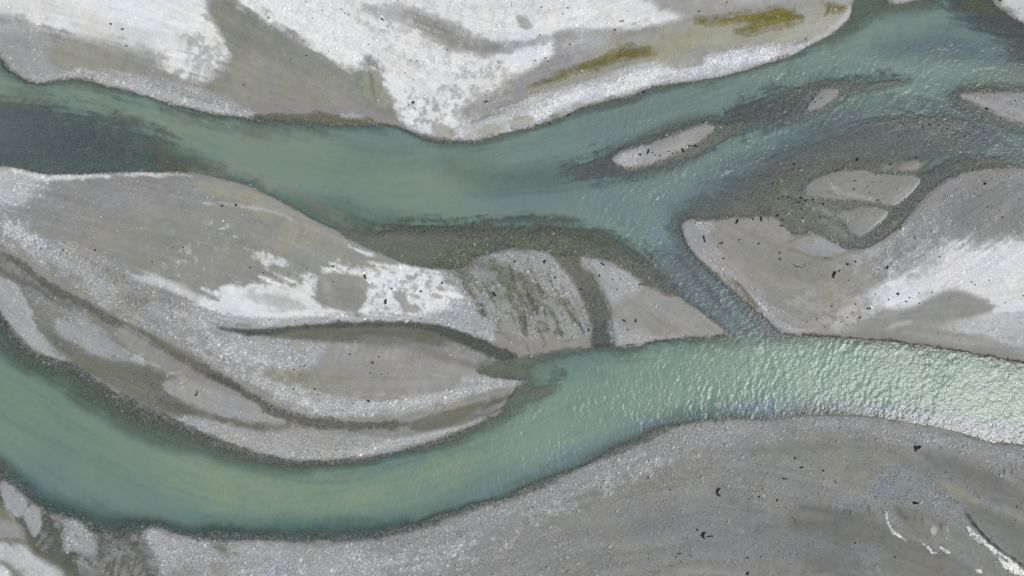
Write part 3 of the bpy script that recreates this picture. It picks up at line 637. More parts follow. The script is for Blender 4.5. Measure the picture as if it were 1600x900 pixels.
# wet dark fringe on the land side, wider on cobbles
fr = sstep(-4.5, -0.5, sd + N3 * 2.4 + NP * 2.5) * (1 - WATER)
FRW = (0.62 * sstep(-.75, .35, N1 + .5 * N2)).astype(F)
P(None, [(956, 250), (985, 230), (1066, 203), (1120, 190), (1320, 130), (1320, 170), (1130, 230), (1000, 268)], 6, 3, 1, field=FRW, val=.2)
P(None, [(1480, 130), (1700, 130), (1700, 230), (1600, 210)], 6, 3, 1, field=FRW, val=.35)
P(None, [(1250, 250), (1445, 248), (1445, 330), (1350, 372), (1250, 360)], 6, 3, 1, field=FRW, val=.15)
P(None, [(560, 170), (650, 190), (640, 230), (560, 220)], 6, 3, 1, field=FRW, val=.2)
P(None, [(760, 545), (930, 535), (930, 570), (760, 600)], 6, 3, 1, field=FRW, val=.1)
P(None, [(300, 255), (400, 280), (480, 320), (540, 355), (640, 398), (700, 415), (640, 430), (480, 360), (380, 305), (300, 280)], 6, 3, 1, field=FRW, val=.06)
P(None, [(1280, 70), (1340, 0), (1345, 20), (1300, 75)], 6, 3, 1, field=FRW, val=.2)
fr = (fr * FRW).astype(F)
col += (srgb((76, 76, 70)) - col) * fr[..., None]; grav += (0.9 - grav) * fr; wet += (0.6 - wet) * fr
# cut-bank line of clods on the east bar
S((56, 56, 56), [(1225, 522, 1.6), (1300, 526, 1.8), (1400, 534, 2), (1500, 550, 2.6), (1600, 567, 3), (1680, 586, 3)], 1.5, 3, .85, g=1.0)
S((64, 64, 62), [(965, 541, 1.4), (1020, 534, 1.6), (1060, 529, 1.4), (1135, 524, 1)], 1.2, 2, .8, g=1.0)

LIMIT = WATER
# fade length of the water (grid units), then shoals
L = np.full((NY, NX), 6.0, F)
op_set = np.zeros((NY, NX), F)
def Lp(v, pts, soft=15, warp=8): P(None, pts, soft, warp, 1, field=L, val=v)
Lp(26, [(-300, 380), (0, 480), (60, 530), (130, 570), (220, 625), (300, 655), (320, 700), (250, 700), (130, 640), (0, 560), (-300, 460)])
Lp(16, [(280, 650), (340, 680), (420, 708), (480, 718), (480, 740), (380, 730), (300, 700)])
Lp(20, [(-200, 640), (0, 720), (90, 780), (200, 810), (400, 830), (640, 815), (640, 850), (300, 850), (100, 830), (-200, 700)])
Lp(7, [(560, 715), (700, 675), (740, 665), (700, 700), (580, 730)])
Lp(4, [(300, 262), (380, 270), (480, 312), (560, 360), (600, 390), (560, 395), (460, 345), (380, 305), (300, 285)])
Lp(4, [(1000, 520), (1600, 540), (1700, 590), (1700, 620), (1400, 560), (1000, 560)], 5)
Lp(3.5, [(0, 88), (400, 180), (400, 200), (200, 160), (0, 130)], 5)
Lp(4, [(600, 190), (640, 205), (720, 212), (800, 200), (1000, 155), (1290, 68), (1290, 90), (1000, 180), (800, 240), (640, 240)], 5)
Lp(4, [(1060, 350), (1220, 520), (1140, 530), (1030, 440)], 8)
W0 = np.full((NY, NX), 0.8, F)
def W0s(v, pts, soft=10): P(None, pts, soft, 6, 1, field=W0, val=v)
W0s(13, [(-200, 600), (0, 715), (60, 770), (130, 805), (230, 812), (420, 826), (600, 825), (680, 800), (760, 775), (800, 765), (800, 800), (640, 860), (200, 860), (-100, 780)])
W0s(7, [(780, 760), (870, 735), (1000, 675), (1030, 660), (1040, 690), (900, 760), (780, 800)])
W0s(9, [(250, 630), (330, 665), (430, 700), (520, 708), (600, 700), (700, 670), (740, 655), (740, 690), (600, 722), (480, 735), (380, 720), (280, 680)])
W0s(14, [(-200, 380), (0, 470), (60, 520), (130, 565), (220, 620), (260, 640), (240, 680), (120, 630), (0, 560), (-200, 450)])
W0s(3, [(640, 205), (720, 212), (800, 198), (880, 175), (880, 190), (780, 225), (700, 235)])
W0s(1.5, [(0, 80), (60, 120), (200, 135), (400, 180), (400, 200), (200, 160), (50, 150), (-20, 110)])
W0 = W0 * .6 * np.clip(1 + 1.1 * N1 + .8 * N2, .1, 2.2)
L = L * 1.5 * np.clip(1 + .8 * N1, .5, 1.7)
opac = (1 - np.exp(-np.maximum(sd_s - W0 + 2.2 * N2 + 2 * K1 + 1.0 * N3, 0) / L)).astype(F)


def shoal(v, pts, soft=12, warp=12, st=1.0, c=None, g=None, k=1.3, fine=4.5):
    soft *= 1.7; warp *= 1.3
    P(c, pts, soft, warp, st, g=g, k=k, fine=fine)
    old = opac.copy()
    P(None, pts, soft, warp, st, field=opac, val=v, k=k, fine=fine)
    np.minimum(old, opac, out=opac)


def shoal_s(v, pts, soft=6, warp=6, st=1.0, c=None, g=None, k=.8):
    S(c, pts, soft, warp, st, g=g, k=k)
    S(None, pts, soft, warp, st, field=opac, val=v, k=k)


shoal(.36, [(-400, 120), (0, 157), (60, 160), (120, 172), (180, 182), (222, 202), (246, 225), (250, 262), (200, 270), (80, 273), (0, 260), (-400, 200)], 13, 14, 1, (100, 105, 106), .9)
P((84, 90, 90), [(60, 175), (150, 190), (220, 215), (230, 245), (160, 262), (90, 250), (40, 215)], 24, 18, .6, patch=.1)
P(None, [(-300, 150), (0, 165), (70, 180), (110, 215), (60, 240), (0, 235), (-300, 210)], 24, 16, 1, field=opac, val=.6)
shoal(.22, [(232, 212), (260, 222), (290, 238), (315, 255), (345, 278), (300, 272), (240, 268)], 12, 8, .9, (112, 104, 88), .6)
S((146, 140, 120), [(300, 266, 6), (360, 279, 9), (420, 303, 10), (480, 333, 9), (540, 368, 8), (600, 394, 6)], 8, 6, .9, g=.3)
shoal(.88, [(560, 210), (640, 225), (720, 245), (700, 268), (620, 262), (540, 240)], 22, 12, .8, (80, 92, 92))
shoal(.60, [(440, 315), (520, 318), (600, 335), (680, 345), (720, 362), (600, 362), (540, 372), (470, 335)], 16, 12, .9, (84, 92, 84))
shoal(.10, [(540, 362), (600, 357), (680, 352), (760, 350), (850, 352), (910, 362), (960, 378), (1000, 402), (1030, 432), (1062, 464), (1000, 437), (950, 408), (905, 399), (860, 395), (780, 390), (720, 417), (650, 418), (590, 396)], 9, 8, .95, (124, 118, 104), .5)
shoal(.08, [(690, 420), (740, 400), (790, 386), (860, 388), (910, 396), (960, 410), (1010, 436), (1060, 464), (1000, 420), (950, 392), (880, 372), (800, 366), (720, 380), (650, 402)], 9, 9, .85, (114, 108, 84), 1.1)
shoal(.30, [(800, 350), (900, 352), (980, 380), (1020, 410), (960, 385), (880, 365)], 10, 10, .7, (88, 90, 72), 1.0)
shoal(.68, [(700, 258), (800, 262), (900, 250), (960, 262), (940, 285), (840, 298), (740, 290)], 16, 12, .9, (86, 92, 90), .9)
shoal(.25, [(880, 270), (930, 248), (960, 236), (1010, 220), (1060, 200), (1120, 182), (1180, 160), (1260, 138), (1330, 126), (1420, 124), (1380, 138), (1320, 150), (1270, 180), (1200, 196), (1150, 212), (1090, 235), (1030, 260), (960, 275)], 9, 9, .95, (102, 100, 97), 1.0)
shoal(.06, [(1075, 232), (1095, 205), (1130, 190), (1160, 180), (1168, 192), (1130, 214), (1090, 240), (1020, 262), (1040, 250)], 6, 6, .95, (122, 116, 102), .5)
shoal(.30, [(1130, 185), (1190, 152), (1260, 140), (1280, 150), (1262, 178), (1200, 190)], 9, 8, .8, (88, 86, 86), .8)
shoal(.18, [(1190, 148), (1260, 136), (1330, 128), (1400, 126), (1350, 140), (1300, 152), (1262, 146)], 6, 6, .8, (128, 121, 108), .5)
P((132, 125, 108), [(580, 368), (640, 366), (700, 380), (690, 402), (650, 408), (600, 396)], 10, 10, .7, g=.2)
P((96, 96, 82), [(560, 356), (680, 350), (800, 350), (900, 360), (880, 372), (760, 366), (640, 366)], 8, 12, .7, g=1.1, patch=.0)
P((128, 122, 96), [(700, 410), (760, 394), (850, 386), (940, 398), (1000, 428), (940, 400), (850, 384), (760, 386)], 6, 10, .6, g=1.1, patch=.0)
for isl in ISLANDS[:6]:
    S((124, 121, 113), [(x_, y_, 4) for x_, y_ in isl + isl[:1]], 6, 6, .85)
# the broad gravel shoal north of the east bar
shoal(.30, [(1060, 345), (1090, 318), (1150, 285), (1210, 250), (1280, 215), (1350, 192), (1420, 184), (1490, 188), (1535, 212), (1530, 232), (1470, 250), (1430, 262), (1400, 300), (1330, 392), (1240, 372), (1215, 342), (1100, 345)], 12, 10, .95, (112, 112, 108), 1.0)
shoal(.12, [(1360, 192), (1400, 184), (1470, 186), (1515, 200), (1500, 208), (1420, 202), (1380, 202)], 7, 6, .9, (126, 118, 106), .6)
shoal(.08, [(1130, 330), (1180, 300), (1220, 262), (1280, 256), (1340, 255), (1400, 250), (1440, 255), (1380, 268), (1300, 270), (1255, 288), (1240, 310), (1215, 340), (1150, 342)], 9, 9, .9, (116, 108, 94), .8)
shoal(.03, [(1190, 335), (1230, 310), (1265, 302), (1320, 314), (1390, 324), (1330, 330), (1310, 345), (1330, 372), (1300, 378), (1262, 362), (1235, 362)], 5, 6, .95, (118, 112, 99), .7)
S((146, 141, 130), [(1262, 320, 3), (1290, 330, 4), (1312, 335, 4)], 4, 6, .8, g=.4)
S((140, 136, 128), [(1285, 345, 3), (1305, 358, 5), (1320, 366, 3)], 4, 6, .7, g=.4)
S((140, 134, 120), [(1225, 300, 6), (1255, 305, 6), (1275, 310, 4)], 5, 6, .6, g=.5)
S((150, 146, 138), [(1385, 262, 4), (1410, 258, 6), (1432, 258, 4), (1460, 252, 4)], 4, 6, .7, g=.4)
shoal_s(.08, [(1560, 250, 5), (1520, 252, 9), (1480, 262, 11), (1448, 282, 13), (1425, 312, 14), (1400, 342, 14), (1372, 366, 13), (1345, 380, 9), (1320, 384, 5)], 6, 7, .95, (90, 93, 90), 1.2)
S((124, 122, 114), [(1440, 304, 3), (1428, 330, 4), (1406, 354, 5), (1380, 374, 4)], 5, 8, .6, g=1.0)
shoal_s(.35, [(1325, 374, 4), (1338, 378, 6), (1350, 380, 4)], 3, 3, .7, (110, 116, 126), .6)
shoal_s(.06, [(1415, 338, 4), (1395, 358, 6), (1370, 376, 5), (1345, 388, 3)], 4, 5, .8, (112, 108, 94), 1.0)
# north-east shallows
shoal(.25, [(1322, 36), (1330, -60), (1480, -60), (1470, 6), (1420, 14), (1380, 22), (1345, 40), (1300, 66), (1292, 62)], 7, 6, .9, (104, 96, 74), .8)
shoal(.45, [(1335, 4), (1350, -60), (1385, -60), (1375, 10), (1350, 28)], 7, 6, .6, (86, 98, 92), .6)
shoal(.30, [(1470, -80), (1480, 8), (1510, 30), (1540, 52), (1570, 76), (1600, 102), (1720, 150), (1720, 60), (1560, -80)], 12, 12, .95, (82, 80, 70), 1.0)
shoal(.12, [(1500, -60), (1510, 8), (1550, 14), (1556, -60)], 8, 8, .8, (102, 92, 64), .5)
shoal(.66, [(1380, 80), (1420, 64), (1480, 52), (1540, 66), (1600, 96), (1600, 112), (1500, 96), (1430, 90)], 20, 14, .6, (108, 113, 111), .9)
shoal(.62, [(1330, 160), (1420, 150), (1500, 165), (1560, 200), (1600, 230), (1700, 260), (1700, 280), (1560, 240), (1500, 190), (1400, 180), (1300, 200), (1200, 240), (1140, 280), (1100, 290), (1200, 220)], 14, 12, .7, (98, 106, 108), .9)
shoal(.20, [(1480, 150), (1500, 142), (1500, 160), (1560, 190), (1620, 212), (1620, 222), (1550, 196), (1495, 168)], 5, 5, .8, (92, 90, 84), .9)
shoal_s(.25, [(1095, 150, 1), (1200, 140, 1), (1240, 92, 1)], 5, 5, .01)
# chute
shoal(.55, [(1020, 400), (1040, 385), (1080, 410), (1130, 460), (1180, 520), (1150, 530), (1100, 490), (1050, 455)], 12, 8, .8, (84, 92, 98), .7)
shoal_s(.30, [(1060, 400, 3), (1085, 432, 3), (1110, 456, 2.5), (1130, 480, 2.5), (1150, 503, 2.5), (1168, 520, 3)], 4, 4, .85, (70, 76, 82), .9)
shoal(.18, [(1150, 452), (1175, 476), (1205, 506), (1222, 526), (1190, 524), (1180, 505), (1160, 480)], 7, 6, .9, (104, 98, 96), .8)
shoal(.30, [(1044, 352), (1066, 344), (1078, 392), (1100, 416), (1085, 410), (1062, 384)], 6, 6, .8, (100, 96, 94), .9)
# inlet and mud aprons on the lower river
shoal(.12, [(740, 577), (770, 566), (812, 562), (822, 580), (800, 588)], 8, 6, .9, (124, 118, 96), .2)
shoal(.25, [(800, 552), (860, 548), (925, 540), (920, 548), (860, 558), (810, 566)], 6, 6, .8, (130, 122, 108), .2)
shoal(.15, [(815, 596), (845, 598), (880, 585), (870, 600), (845, 622), (790, 650), (750, 668), (800, 634)], 8, 7, .85, (118, 110, 98), .3)
shoal(.15, [(1125, 650), (1165, 650), (1175, 660), (1130, 664)], 5, 5, .7, (112, 104, 84), .6)
# dark blue-green rims
shoal(.70, [(-100, 690), (60, 770), (200, 800), (400, 818), (640, 806), (700, 796), (640, 826), (400, 838), (200, 832), (60, 800), (-100, 740)], 14, 10, .75, (72, 84, 82))
opac = np.clip(opac + (0.14 * NP + 0.12 * K1 + 0.05 * K2 + 0.08 * N1) * opac * (1.15 - opac) * 2.2, 0, .985).astype(F)
LIMIT = None

# water body colour (suspended glacial flour) and chop
wcol = np.empty((NY, NX, 3), F); wcol[:] = srgb((108, 129, 118))
def Wc(c, pts, soft=40, warp=16, st=.9):
    c = (c[0] + 2, c[1] - 6, c[2] - 1) if c[1] > c[2] + 8 else (c[0] + 2, c[1] - 2, c[2] - 2)
    P(None, pts, soft, warp, st, field=wcol, val=c)
Wc((121, 144, 115), [(-300, 60), (0, 130), (150, 150), (300, 180), (480, 240), (500, 290), (400, 270), (250, 200), (100, 165), (-300, 120)], 26)
Wc((114, 138, 115), [(300, 200), (450, 205), (620, 230), (760, 300), (700, 330), (520, 300), (380, 250)], 30)
Wc((110, 137, 121), [(500, 195), (660, 222), (800, 225), (960, 170), (1000, 200), (900, 250), (760, 270), (600, 240)], 24)
Wc((104, 132, 120), [(720, 300), (900, 290), (1050, 270), (1060, 340), (900, 345), (760, 340)], 24)
Wc((104, 125, 118), [(900, 170), (1100, 130), (1250, 100), (1280, 120), (1120, 180), (940, 240)], 22)
Wc((112, 138, 121), [(1060, 125), (1200, 98), (1320, 50), (1400, 24), (1480, 30), (1440, 60), (1330, 90), (1200, 130), (1090, 150)], 18)
Wc((96, 115, 117), [(1040, 330), (1100, 270), (1250, 200), (1400, 160), (1500, 170), (1600, 220), (1700, 270), (1540, 240), (1400, 190), (1280, 230), (1160, 300)], 22)
Wc((103, 122, 122), [(1370, 80), (1440, 50), (1520, 55), (1620, 100), (1600, 115), (1480, 96)], 24)
Wc((114, 138, 125), [(1380, 100), (1480, 98), (1560, 104), (1700, 124), (1700, 140), (1560, 130), (1440, 118)], 14)
Wc((106, 128, 130), [(1020, 360), (1060, 350), (1220, 520), (1140, 530), (1040, 440)], 14)
Wc((113, 139, 116), [(-300, 440), (0, 560), (150, 640), (300, 710), (450, 740), (560, 740), (560, 780), (400, 790), (220, 760), (60, 690), (-300, 560)], 36)
Wc((122, 146, 117), [(250, 720), (450, 760), (620, 740), (740, 690), (760, 720), (600, 790), (420, 800)], 26)
Wc((84, 114, 108), [(-300, 600), (0, 720), (130, 790), (300, 822), (640, 812), (640, 845), (200, 840), (0, 760), (-300, 640)], 22)
Wc((118, 146, 126), [(740, 690), (860, 600), (1000, 550), (1200, 530), (1400, 545), (1700, 600), (1900, 660), (1900, 720), (1600, 660), (1400, 620), (1200, 620), (1000, 650), (860, 720)], 30)
Wc((104, 128, 128), [(700, 790), (860, 735), (1000, 680), (1200, 640), (1400, 645), (1600, 690), (1500, 650), (1250, 625), (1000, 660), (800, 745)], 14)
Wc((106, 126, 110), [(790, 570), (860, 552), (900, 552), (860, 580), (820, 592)], 12)
Wc((92, 110, 112), [(-300, 150), (0, 165), (120, 180), (240, 220), (240, 262), (0, 258), (-300, 200)], 20)
chop = np.full((NY, NX), .35, F)
def Ch(v, pts, soft=60): P(None, pts, soft, 14, 1, field=chop, val=v)
Ch(.12, [(-400, 0), (300, 150), (640, 210), (860, 230), (850, 330), (500, 340), (300, 260), (-400, 250)], 50)
Ch(.42, [(-400, 400), (0, 480), (280, 660), (280, 830), (-400, 800)], 50)
Ch(1.0, [(330, 730), (640, 720), (860, 610), (880, 740), (640, 820), (440, 830)], 60)
Ch(1.0, [(800, 640), (980, 545), (1300, 525), (2400, 600), (2400, 1000), (1600, 700), (1300, 650), (1000, 690), (820, 770)], 60)
Ch(1.25, [(900, 180), (1100, 110), (1300, 60), (1300, 160), (1100, 300), (1000, 350), (900, 300)], 40)
Ch(1.35, [(1280, 110), (1450, 50), (1700, 90), (1700, 300), (1500, 240), (1300, 190), (1100, 280), (1080, 300)], 30)
Ch(1.1, [(920, 310), (1050, 330), (1100, 390), (1230, 520), (1130, 530), (1040, 450), (960, 390)], 24)

Wc((96, 112, 112), [(1080, 335), (1150, 285), (1240, 225), (1340, 185), (1500, 185), (1560, 225), (1480, 260), (1400, 320), (1340, 390), (1230, 360)], 24)
Wc((94, 112, 112), [(900, 270), (1000, 225), (1200, 150), (1400, 122), (1330, 150), (1200, 200), (1030, 268)], 14)
Wc((90, 108, 108), [(1470, -60), (1490, 20), (1560, 80), (1620, 110), (1700, 120), (1600, -60)], 20)
Wc((108, 124, 130), [(1150, 640), (1300, 636), (1450, 648), (1700, 690), (2000, 780), (2000, 860), (1700, 740), (1500, 690), (1300, 655), (1150, 660)], 16)  # bluish cast of the sun glitter along this shore, put into the body colour
Wc((122, 138, 116), [(320, 266), (380, 280), (450, 308), (520, 345), (560, 372), (540, 350), (460, 296), (380, 262)], 10)
Wc((106, 106, 92), [(545, 366), (600, 360), (680, 354), (760, 352), (860, 354), (940, 372), (1000, 402), (1050, 456), (1000, 430), (900, 396), (800, 386), (720, 414), (650, 416), (590, 392)], 14)
# silt plumes drawn out along the flow
wcol *= np.clip(1 + 0.02 * K2 + 0.025 * K1 + 0.05 * N1, .6, 1.4)[..., None]
wcol *= 1 + (0.012 * K2 + .05 * N1)[..., None] * np.array([1, .15, -.8], F)
wcol = wcol.astype(F)
up = (sstep(-5, 5, sdU) * (1 - sstep(-5, 5, sdL)))[..., None]
lumw = wcol.mean(2, keepdims=True)
wcol += ((lumw + (wcol - lumw) * .88) * 1.045 - wcol) * up
wcol = wcol.astype(F)
# ------------------------------------------------------------------ relief
dl = np.maximum(-sd, 0)
inner = sstep(0, 25, -sd_s)
z_land = 0.10 * (1 - np.exp(-dl / 4)) + 0.75 * (1 - np.exp(-np.maximum(-sd_s, 0) / 130)) + inner * (0.16 * N1 + 0.06 * N2 + 0.032 * K2 + 0.018 * K1) + rel * (1 - WATER)
depth = -np.log(1 - np.clip(opac, 0, .985)) * 0.34
grain = W8 * 0.5 + 0.5 * (W8 + np.roll(W8, 1, 0) + np.roll(W8, 1, 1) + np.roll(W8, (1, 1), (0, 1))) / 2
near = ((np.abs(X - 800) < 900) & (np.abs(Y - 450) < 520)).astype(F)
z_bed = -depth
z = np.where(sd > 0, z_bed + 0.010 * grav * grain * near, z_land + (0.003 + 0.014 * grav ** 1.5) * grain * near).astype(F)

# colour variation of the ground itself: drifts of paler and darker grains along the flow
var = 1 + (0.075 * K2 + 0.045 * K1 + 0.05 * N2 + 0.02 * N3)
K3 = streak(3.2, 26, 11, 90)
line = sstep(.10, .0, np.abs(K2 + .35 * K1 - .15)) * sstep(-.2, .5, N1 + .4 * N2)       # thin drainage lines
line2 = sstep(.12, .0, np.abs(K3 + .25)) * sstep(-.1, .6, -N1 + .3 * N2)
dryness = (1 - WATER)
var = var * (1 + dryness * (0.085 * K3 - .13 * line + .10 * line2))
lil = sstep(-.004, .02, col[..., 2] - col[..., 0]) * (col.mean(2) < .55)
var = var * np.where(col.mean(2) < .5, 1 - .08 * dryness, 1) * (1 - .08 * lil * dryness)
GM = np.clip(.75 + .9 * NP + .5 * N2, .15, 1.6)                                        # gravel comes in patches
grav = np.clip(grav * (GM * dryness + 1 - dryness), 0, 1.3).astype(F)
speck = 1 + grav * (0.10 + .07 * WATER) * W8 * near
col = np.clip(col * (var * speck)[..., None], 0.01, 0.9).astype(F)
warm = (0.03 * N1 + 0.03 * fbm(33, 3, 40))[..., None] * np.array([1, 0.2, -1.1], F)
col = np.clip(col * (1 + warm), 0.01, 0.9).astype(F)
col *= 1 + (dryness * .9)[..., None] * np.array([.02, .0, -.055], F)

# water surface
CD = TH - math.radians(65)
cx, cy = np.cos(CD).astype(F), np.sin(CD).astype(F)
w1 = streak(3.6, 2.5, 5, 60, cx, cy); w2 = streak(2.5, 1.6, 3, 70, cx, cy); w3 = fbm(14, 2, 80); w4 = streak(7.5, 3, 5, 64, cx, cy)
gust = np.clip(1 + 1.0 * fbm(38, 3, 85), .25, 2.0)
zw = (chop * (0.4 + 0.6 * opac) * near * gust * (0.015 * w1 + 0.024 * w2 + 0.010 * w4 + 0.012 * w3)).astype(F)

# ------------------------------------------------------------------ materials
def new_mat(name):
    m = bpy.data.materials.new(name); m.use_nodes = True
    nt = m.node_tree; nt.nodes.clear()
    out = nt.nodes.new('ShaderNodeOutputMaterial')
    return m, nt, out


class NB:
    def __init__(s, nt): s.nt = nt
    def node(s, t, **kw):
        n = s.nt.nodes.new(t)
        for k, v in kw.items(): setattr(n, k, v)
        return n
    def link(s, a, b): s.nt.links.new(a, b)
    def math(s, op, a, b=None, c=None):
        n = s.node('ShaderNodeMath', operation=op)
        for i, v in enumerate((a, b, c)):
            if v is None: continue
            if hasattr(v, 'is_linked'): s.link(v, n.inputs[i])
            else: n.inputs[i].default_value = v
        return n.outputs[0]
    def noise(s, vec, scale, detail=2.0, rough=.55):
        n = s.node('ShaderNodeTexNoise'); s.link(vec, n.inputs['Vector'])
        n.inputs['Scale'].default_value = scale; n.inputs['Detail'].default_value = detail; n.inputs['Roughness'].default_value = rough
        return n.outputs[0]
    def attr(s, name):
        n = s.node('ShaderNodeAttribute'); n.attribute_name = name
        return n


def ground_material():
    m, nt, out = new_mat('river_gravel_and_silt')
    b = NB(nt)
    pos = b.node('ShaderNodeNewGeometry').outputs['Position']
    ac = b.attr('col'); ap = b.attr('prm')
    sep = b.node('ShaderNodeSeparateColor'); b.link(ap.outputs['Color'], sep.inputs[0])
    g, w = sep.outputs[0], sep.outputs[1]
    v1 = b.node('ShaderNodeTexVoronoi'); v1.inputs['Scale'].default_value = 4.6; b.link(pos, v1.inputs['Vector'])
    v2 = b.node('ShaderNodeTexVoronoi'); v2.inputs['Scale'].default_value = 10.0; b.link(pos, v2.inputs['Vector'])
    s1 = b.node('ShaderNodeSeparateColor'); b.link(v1.outputs['Color'], s1.inputs[0])
    s2 = b.node('ShaderNodeSeparateColor'); b.link(v2.outputs['Color'], s2.inputs[0])
    n1 = b.noise(pos, 1.3, 3); n2 = b.noise(pos, 14, 2)
    # cobble tone: mixture of grey, pale and dark stones
    t1 = b.math('MULTIPLY_ADD', s1.outputs[0], 0.50, -0.25)
    t2 = b.math('MULTIPLY_ADD', s2.outputs[0], 0.32, -0.16)
    pale = b.math('MULTIPLY', b.math('GREATER_THAN', s1.outputs[1], 0.93), 0.38)
    tt = b.math('ADD', b.math('ADD', t1, t2), pale)
    tt = b.math('SUBTRACT', tt, 0.045)
    tg = b.math('MULTIPLY', tt, g)
    ts = b.math('ADD', b.math('MULTIPLY_ADD', n1, 0.16, -0.08), b.math('MULTIPLY_ADD', n2, 0.12, -0.06))
    f = b.math('ADD', b.math('ADD', tg, ts), 1.0)
    mul = b.node('ShaderNodeVectorMath', operation='SCALE')
    b.link(ac.outputs['Color'], mul.inputs[0]); b.link(f, mul.inputs['Scale'])
    p = b.node('ShaderNodeBsdfPrincipled')
    b.link(mul.outputs[0], p.inputs['Base Color'])
    b.link(b.math('MULTIPLY_ADD', w, -0.36, 0.86), p.inputs['Roughness'])
    p.inputs['Specular IOR Level'].default_value = 0.25
    h = b.math('ADD', b.math('MULTIPLY', b.math('MULTIPLY', v1.outputs['Distance'], g), -0.09), b.math('MULTIPLY', n2, 0.01))
    bp = b.node('ShaderNodeBump'); bp.inputs['Strength'].default_value = 0.7; bp.inputs['Distance'].default_value = 1.0
    b.link(h, bp.inputs['Height']); b.link(bp.outputs[0], p.inputs['Normal'])
    b.link(p.outputs[0], out.inputs[0])
    return m


def water_material(name, rough=0.24, tiny=1.0):
    m, nt, out = new_mat(name)
    b = NB(nt)
    pos = b.node('ShaderNodeNewGeometry').outputs['Position']
    ac = b.attr('wcol'); ap = b.attr('wprm')
    sep = b.node('ShaderNodeSeparateColor'); b.link(ap.outputs['Color'], sep.inputs[0])
    op, ch = sep.outputs[0], sep.outputs[1]
    mp = b.node('ShaderNodeMapping'); b.link(pos, mp.inputs[0])
    mp.inputs['Rotation'].default_value = (0, 0, math.radians(-62)); mp.inputs['Scale'].default_value = (0.55, 1.25, 1)
    n1 = b.noise(mp.outputs[0], 2.2, 3, .6); n2 = b.noise(pos, 3.3, 3, .65)
    h = b.math('ADD', b.math('MULTIPLY', n1, 0.05 * tiny), b.math('MULTIPLY', n2, 0.04 * tiny))
    h = b.math('MULTIPLY', h, b.math('MULTIPLY_ADD', ch, 0.9, 0.1))
    bp = b.node('ShaderNodeBump'); bp.inputs['Strength'].default_value = 1.0; bp.inputs['Distance'].default_value = 1.0
    b.link(h, bp.inputs['Height'])
    fr = b.node('ShaderNodeFresnel'); fr.inputs['IOR'].default_value = 1.34; b.link(bp.outputs[0], fr.inputs['Normal'])
    # light scattered back out of the silty water hardly follows the ripples of its surface
    sn = b.node('ShaderNodeVectorMath', operation='SCALE'); b.link(bp.outputs[0], sn.inputs[0]); sn.inputs['Scale'].default_value = 0.5
    an = b.node('ShaderNodeVectorMath', operation='ADD'); b.link(sn.outputs[0], an.inputs[0]); an.inputs[1].default_value = (0, 0, 0.5)
    nn = b.node('ShaderNodeVectorMath', operation='NORMALIZE'); b.link(an.outputs[0], nn.inputs[0])
    df = b.node('ShaderNodeBsdfDiffuse'); b.link(ac.outputs['Color'], df.inputs[0]); b.link(nn.outputs[0], df.inputs['Normal'])
    tr = b.node('ShaderNodeBsdfTransparent'); tr.inputs[0].default_value = (0.93, 0.97, 0.95, 1)
    body = b.node('ShaderNodeMixShader'); b.link(op, body.inputs[0]); b.link(tr.outputs[0], body.inputs[1]); b.link(df.outputs[0], body.inputs[2])
    gl = b.node('ShaderNodeBsdfGlossy'); gl.inputs['Roughness'].default_value = rough; b.link(bp.outputs[0], gl.inputs['Normal'])
    mx = b.node('ShaderNodeMixShader'); b.link(fr.outputs[0], mx.inputs[0]); b.link(body.outputs[0], mx.inputs[1]); b.link(gl.outputs[0], mx.inputs[2])
    b.link(mx.outputs[0], out.inputs[0])
    return m


def plain_material(name, c, c2, scale, rough=.8, use_attr=False, bump=.6):
    m, nt, out = new_mat(name)
    b = NB(nt)
    pos = b.node('ShaderNodeTexCoord').outputs['Object']
    n = b.noise(pos, scale, 4, .65)
    mix = b.node('ShaderNodeMix', data_type='RGBA'); b.link(b.math('MULTIPLY_ADD', n, 2.2, -0.6), mix.inputs[0])
    mix.clamp_factor = True
    mix.inputs[6].default_value = (*c, 1); mix.inputs[7].default_value = (*c2, 1)
    p = b.node('ShaderNodeBsdfPrincipled'); p.inputs['Roughness'].default_value = rough
    p.inputs['Specular IOR Level'].default_value = 0.2
    src = mix.outputs[2]
    if use_attr:
        v = b.node('ShaderNodeVectorMath', operation='MULTIPLY'); b.link(b.attr('col').outputs['Color'], v.inputs[0]); b.link(src, v.inputs[1]); src = v.outputs[0]
    b.link(src, p.inputs['Base Color'])
    bp = b.node('ShaderNodeBump'); bp.inputs['Strength'].default_value = bump; bp.inputs['Distance'].default_value = .05
    b.link(n, bp.inputs['Height']); b.link(bp.outputs[0], p.inputs['Normal'])
    b.link(p.outputs[0], out.inputs[0])
    return m


M_GROUND = ground_material()
M_WATER = water_material('silty_river_water', 0.225)
M_RILL = water_material('thin_rill_water', 0.23, 0.8)
M_BARK = plain_material('wet_dark_driftwood', (.012, .010, .008), (.045, .034, .025), 9, .8)
M_ROCK = plain_material('dark_stone', (.016, .016, .016), (.04, .038, .036), 6, .75)
M_BROWN = plain_material('brown_driftwood', (.02, .013, .009), (.085, .05, .03), 7, .8)
M_PALE = plain_material('pale_quartz_stone', (.55, .54, .5), (.75, .74, .7), 6, .7)
M_COB = plain_material('cobble', (.8, .8, .8), (1.1, 1.1, 1.1), 8, .8, True, .05)
M_ALGAE = plain_material('algae_growth', (.72, .72, .7), (1.25, 1.2, 1.1), 2.5, .9, True)

# ------------------------------------------------------------------ meshes from the survey grid
WX = ((X - 800) * PXM).astype(F); WY = ((450 - Y) * PXM).astype(F)
IDX = np.arange(NX * NY, dtype=np.int64).reshape(NY, NX)


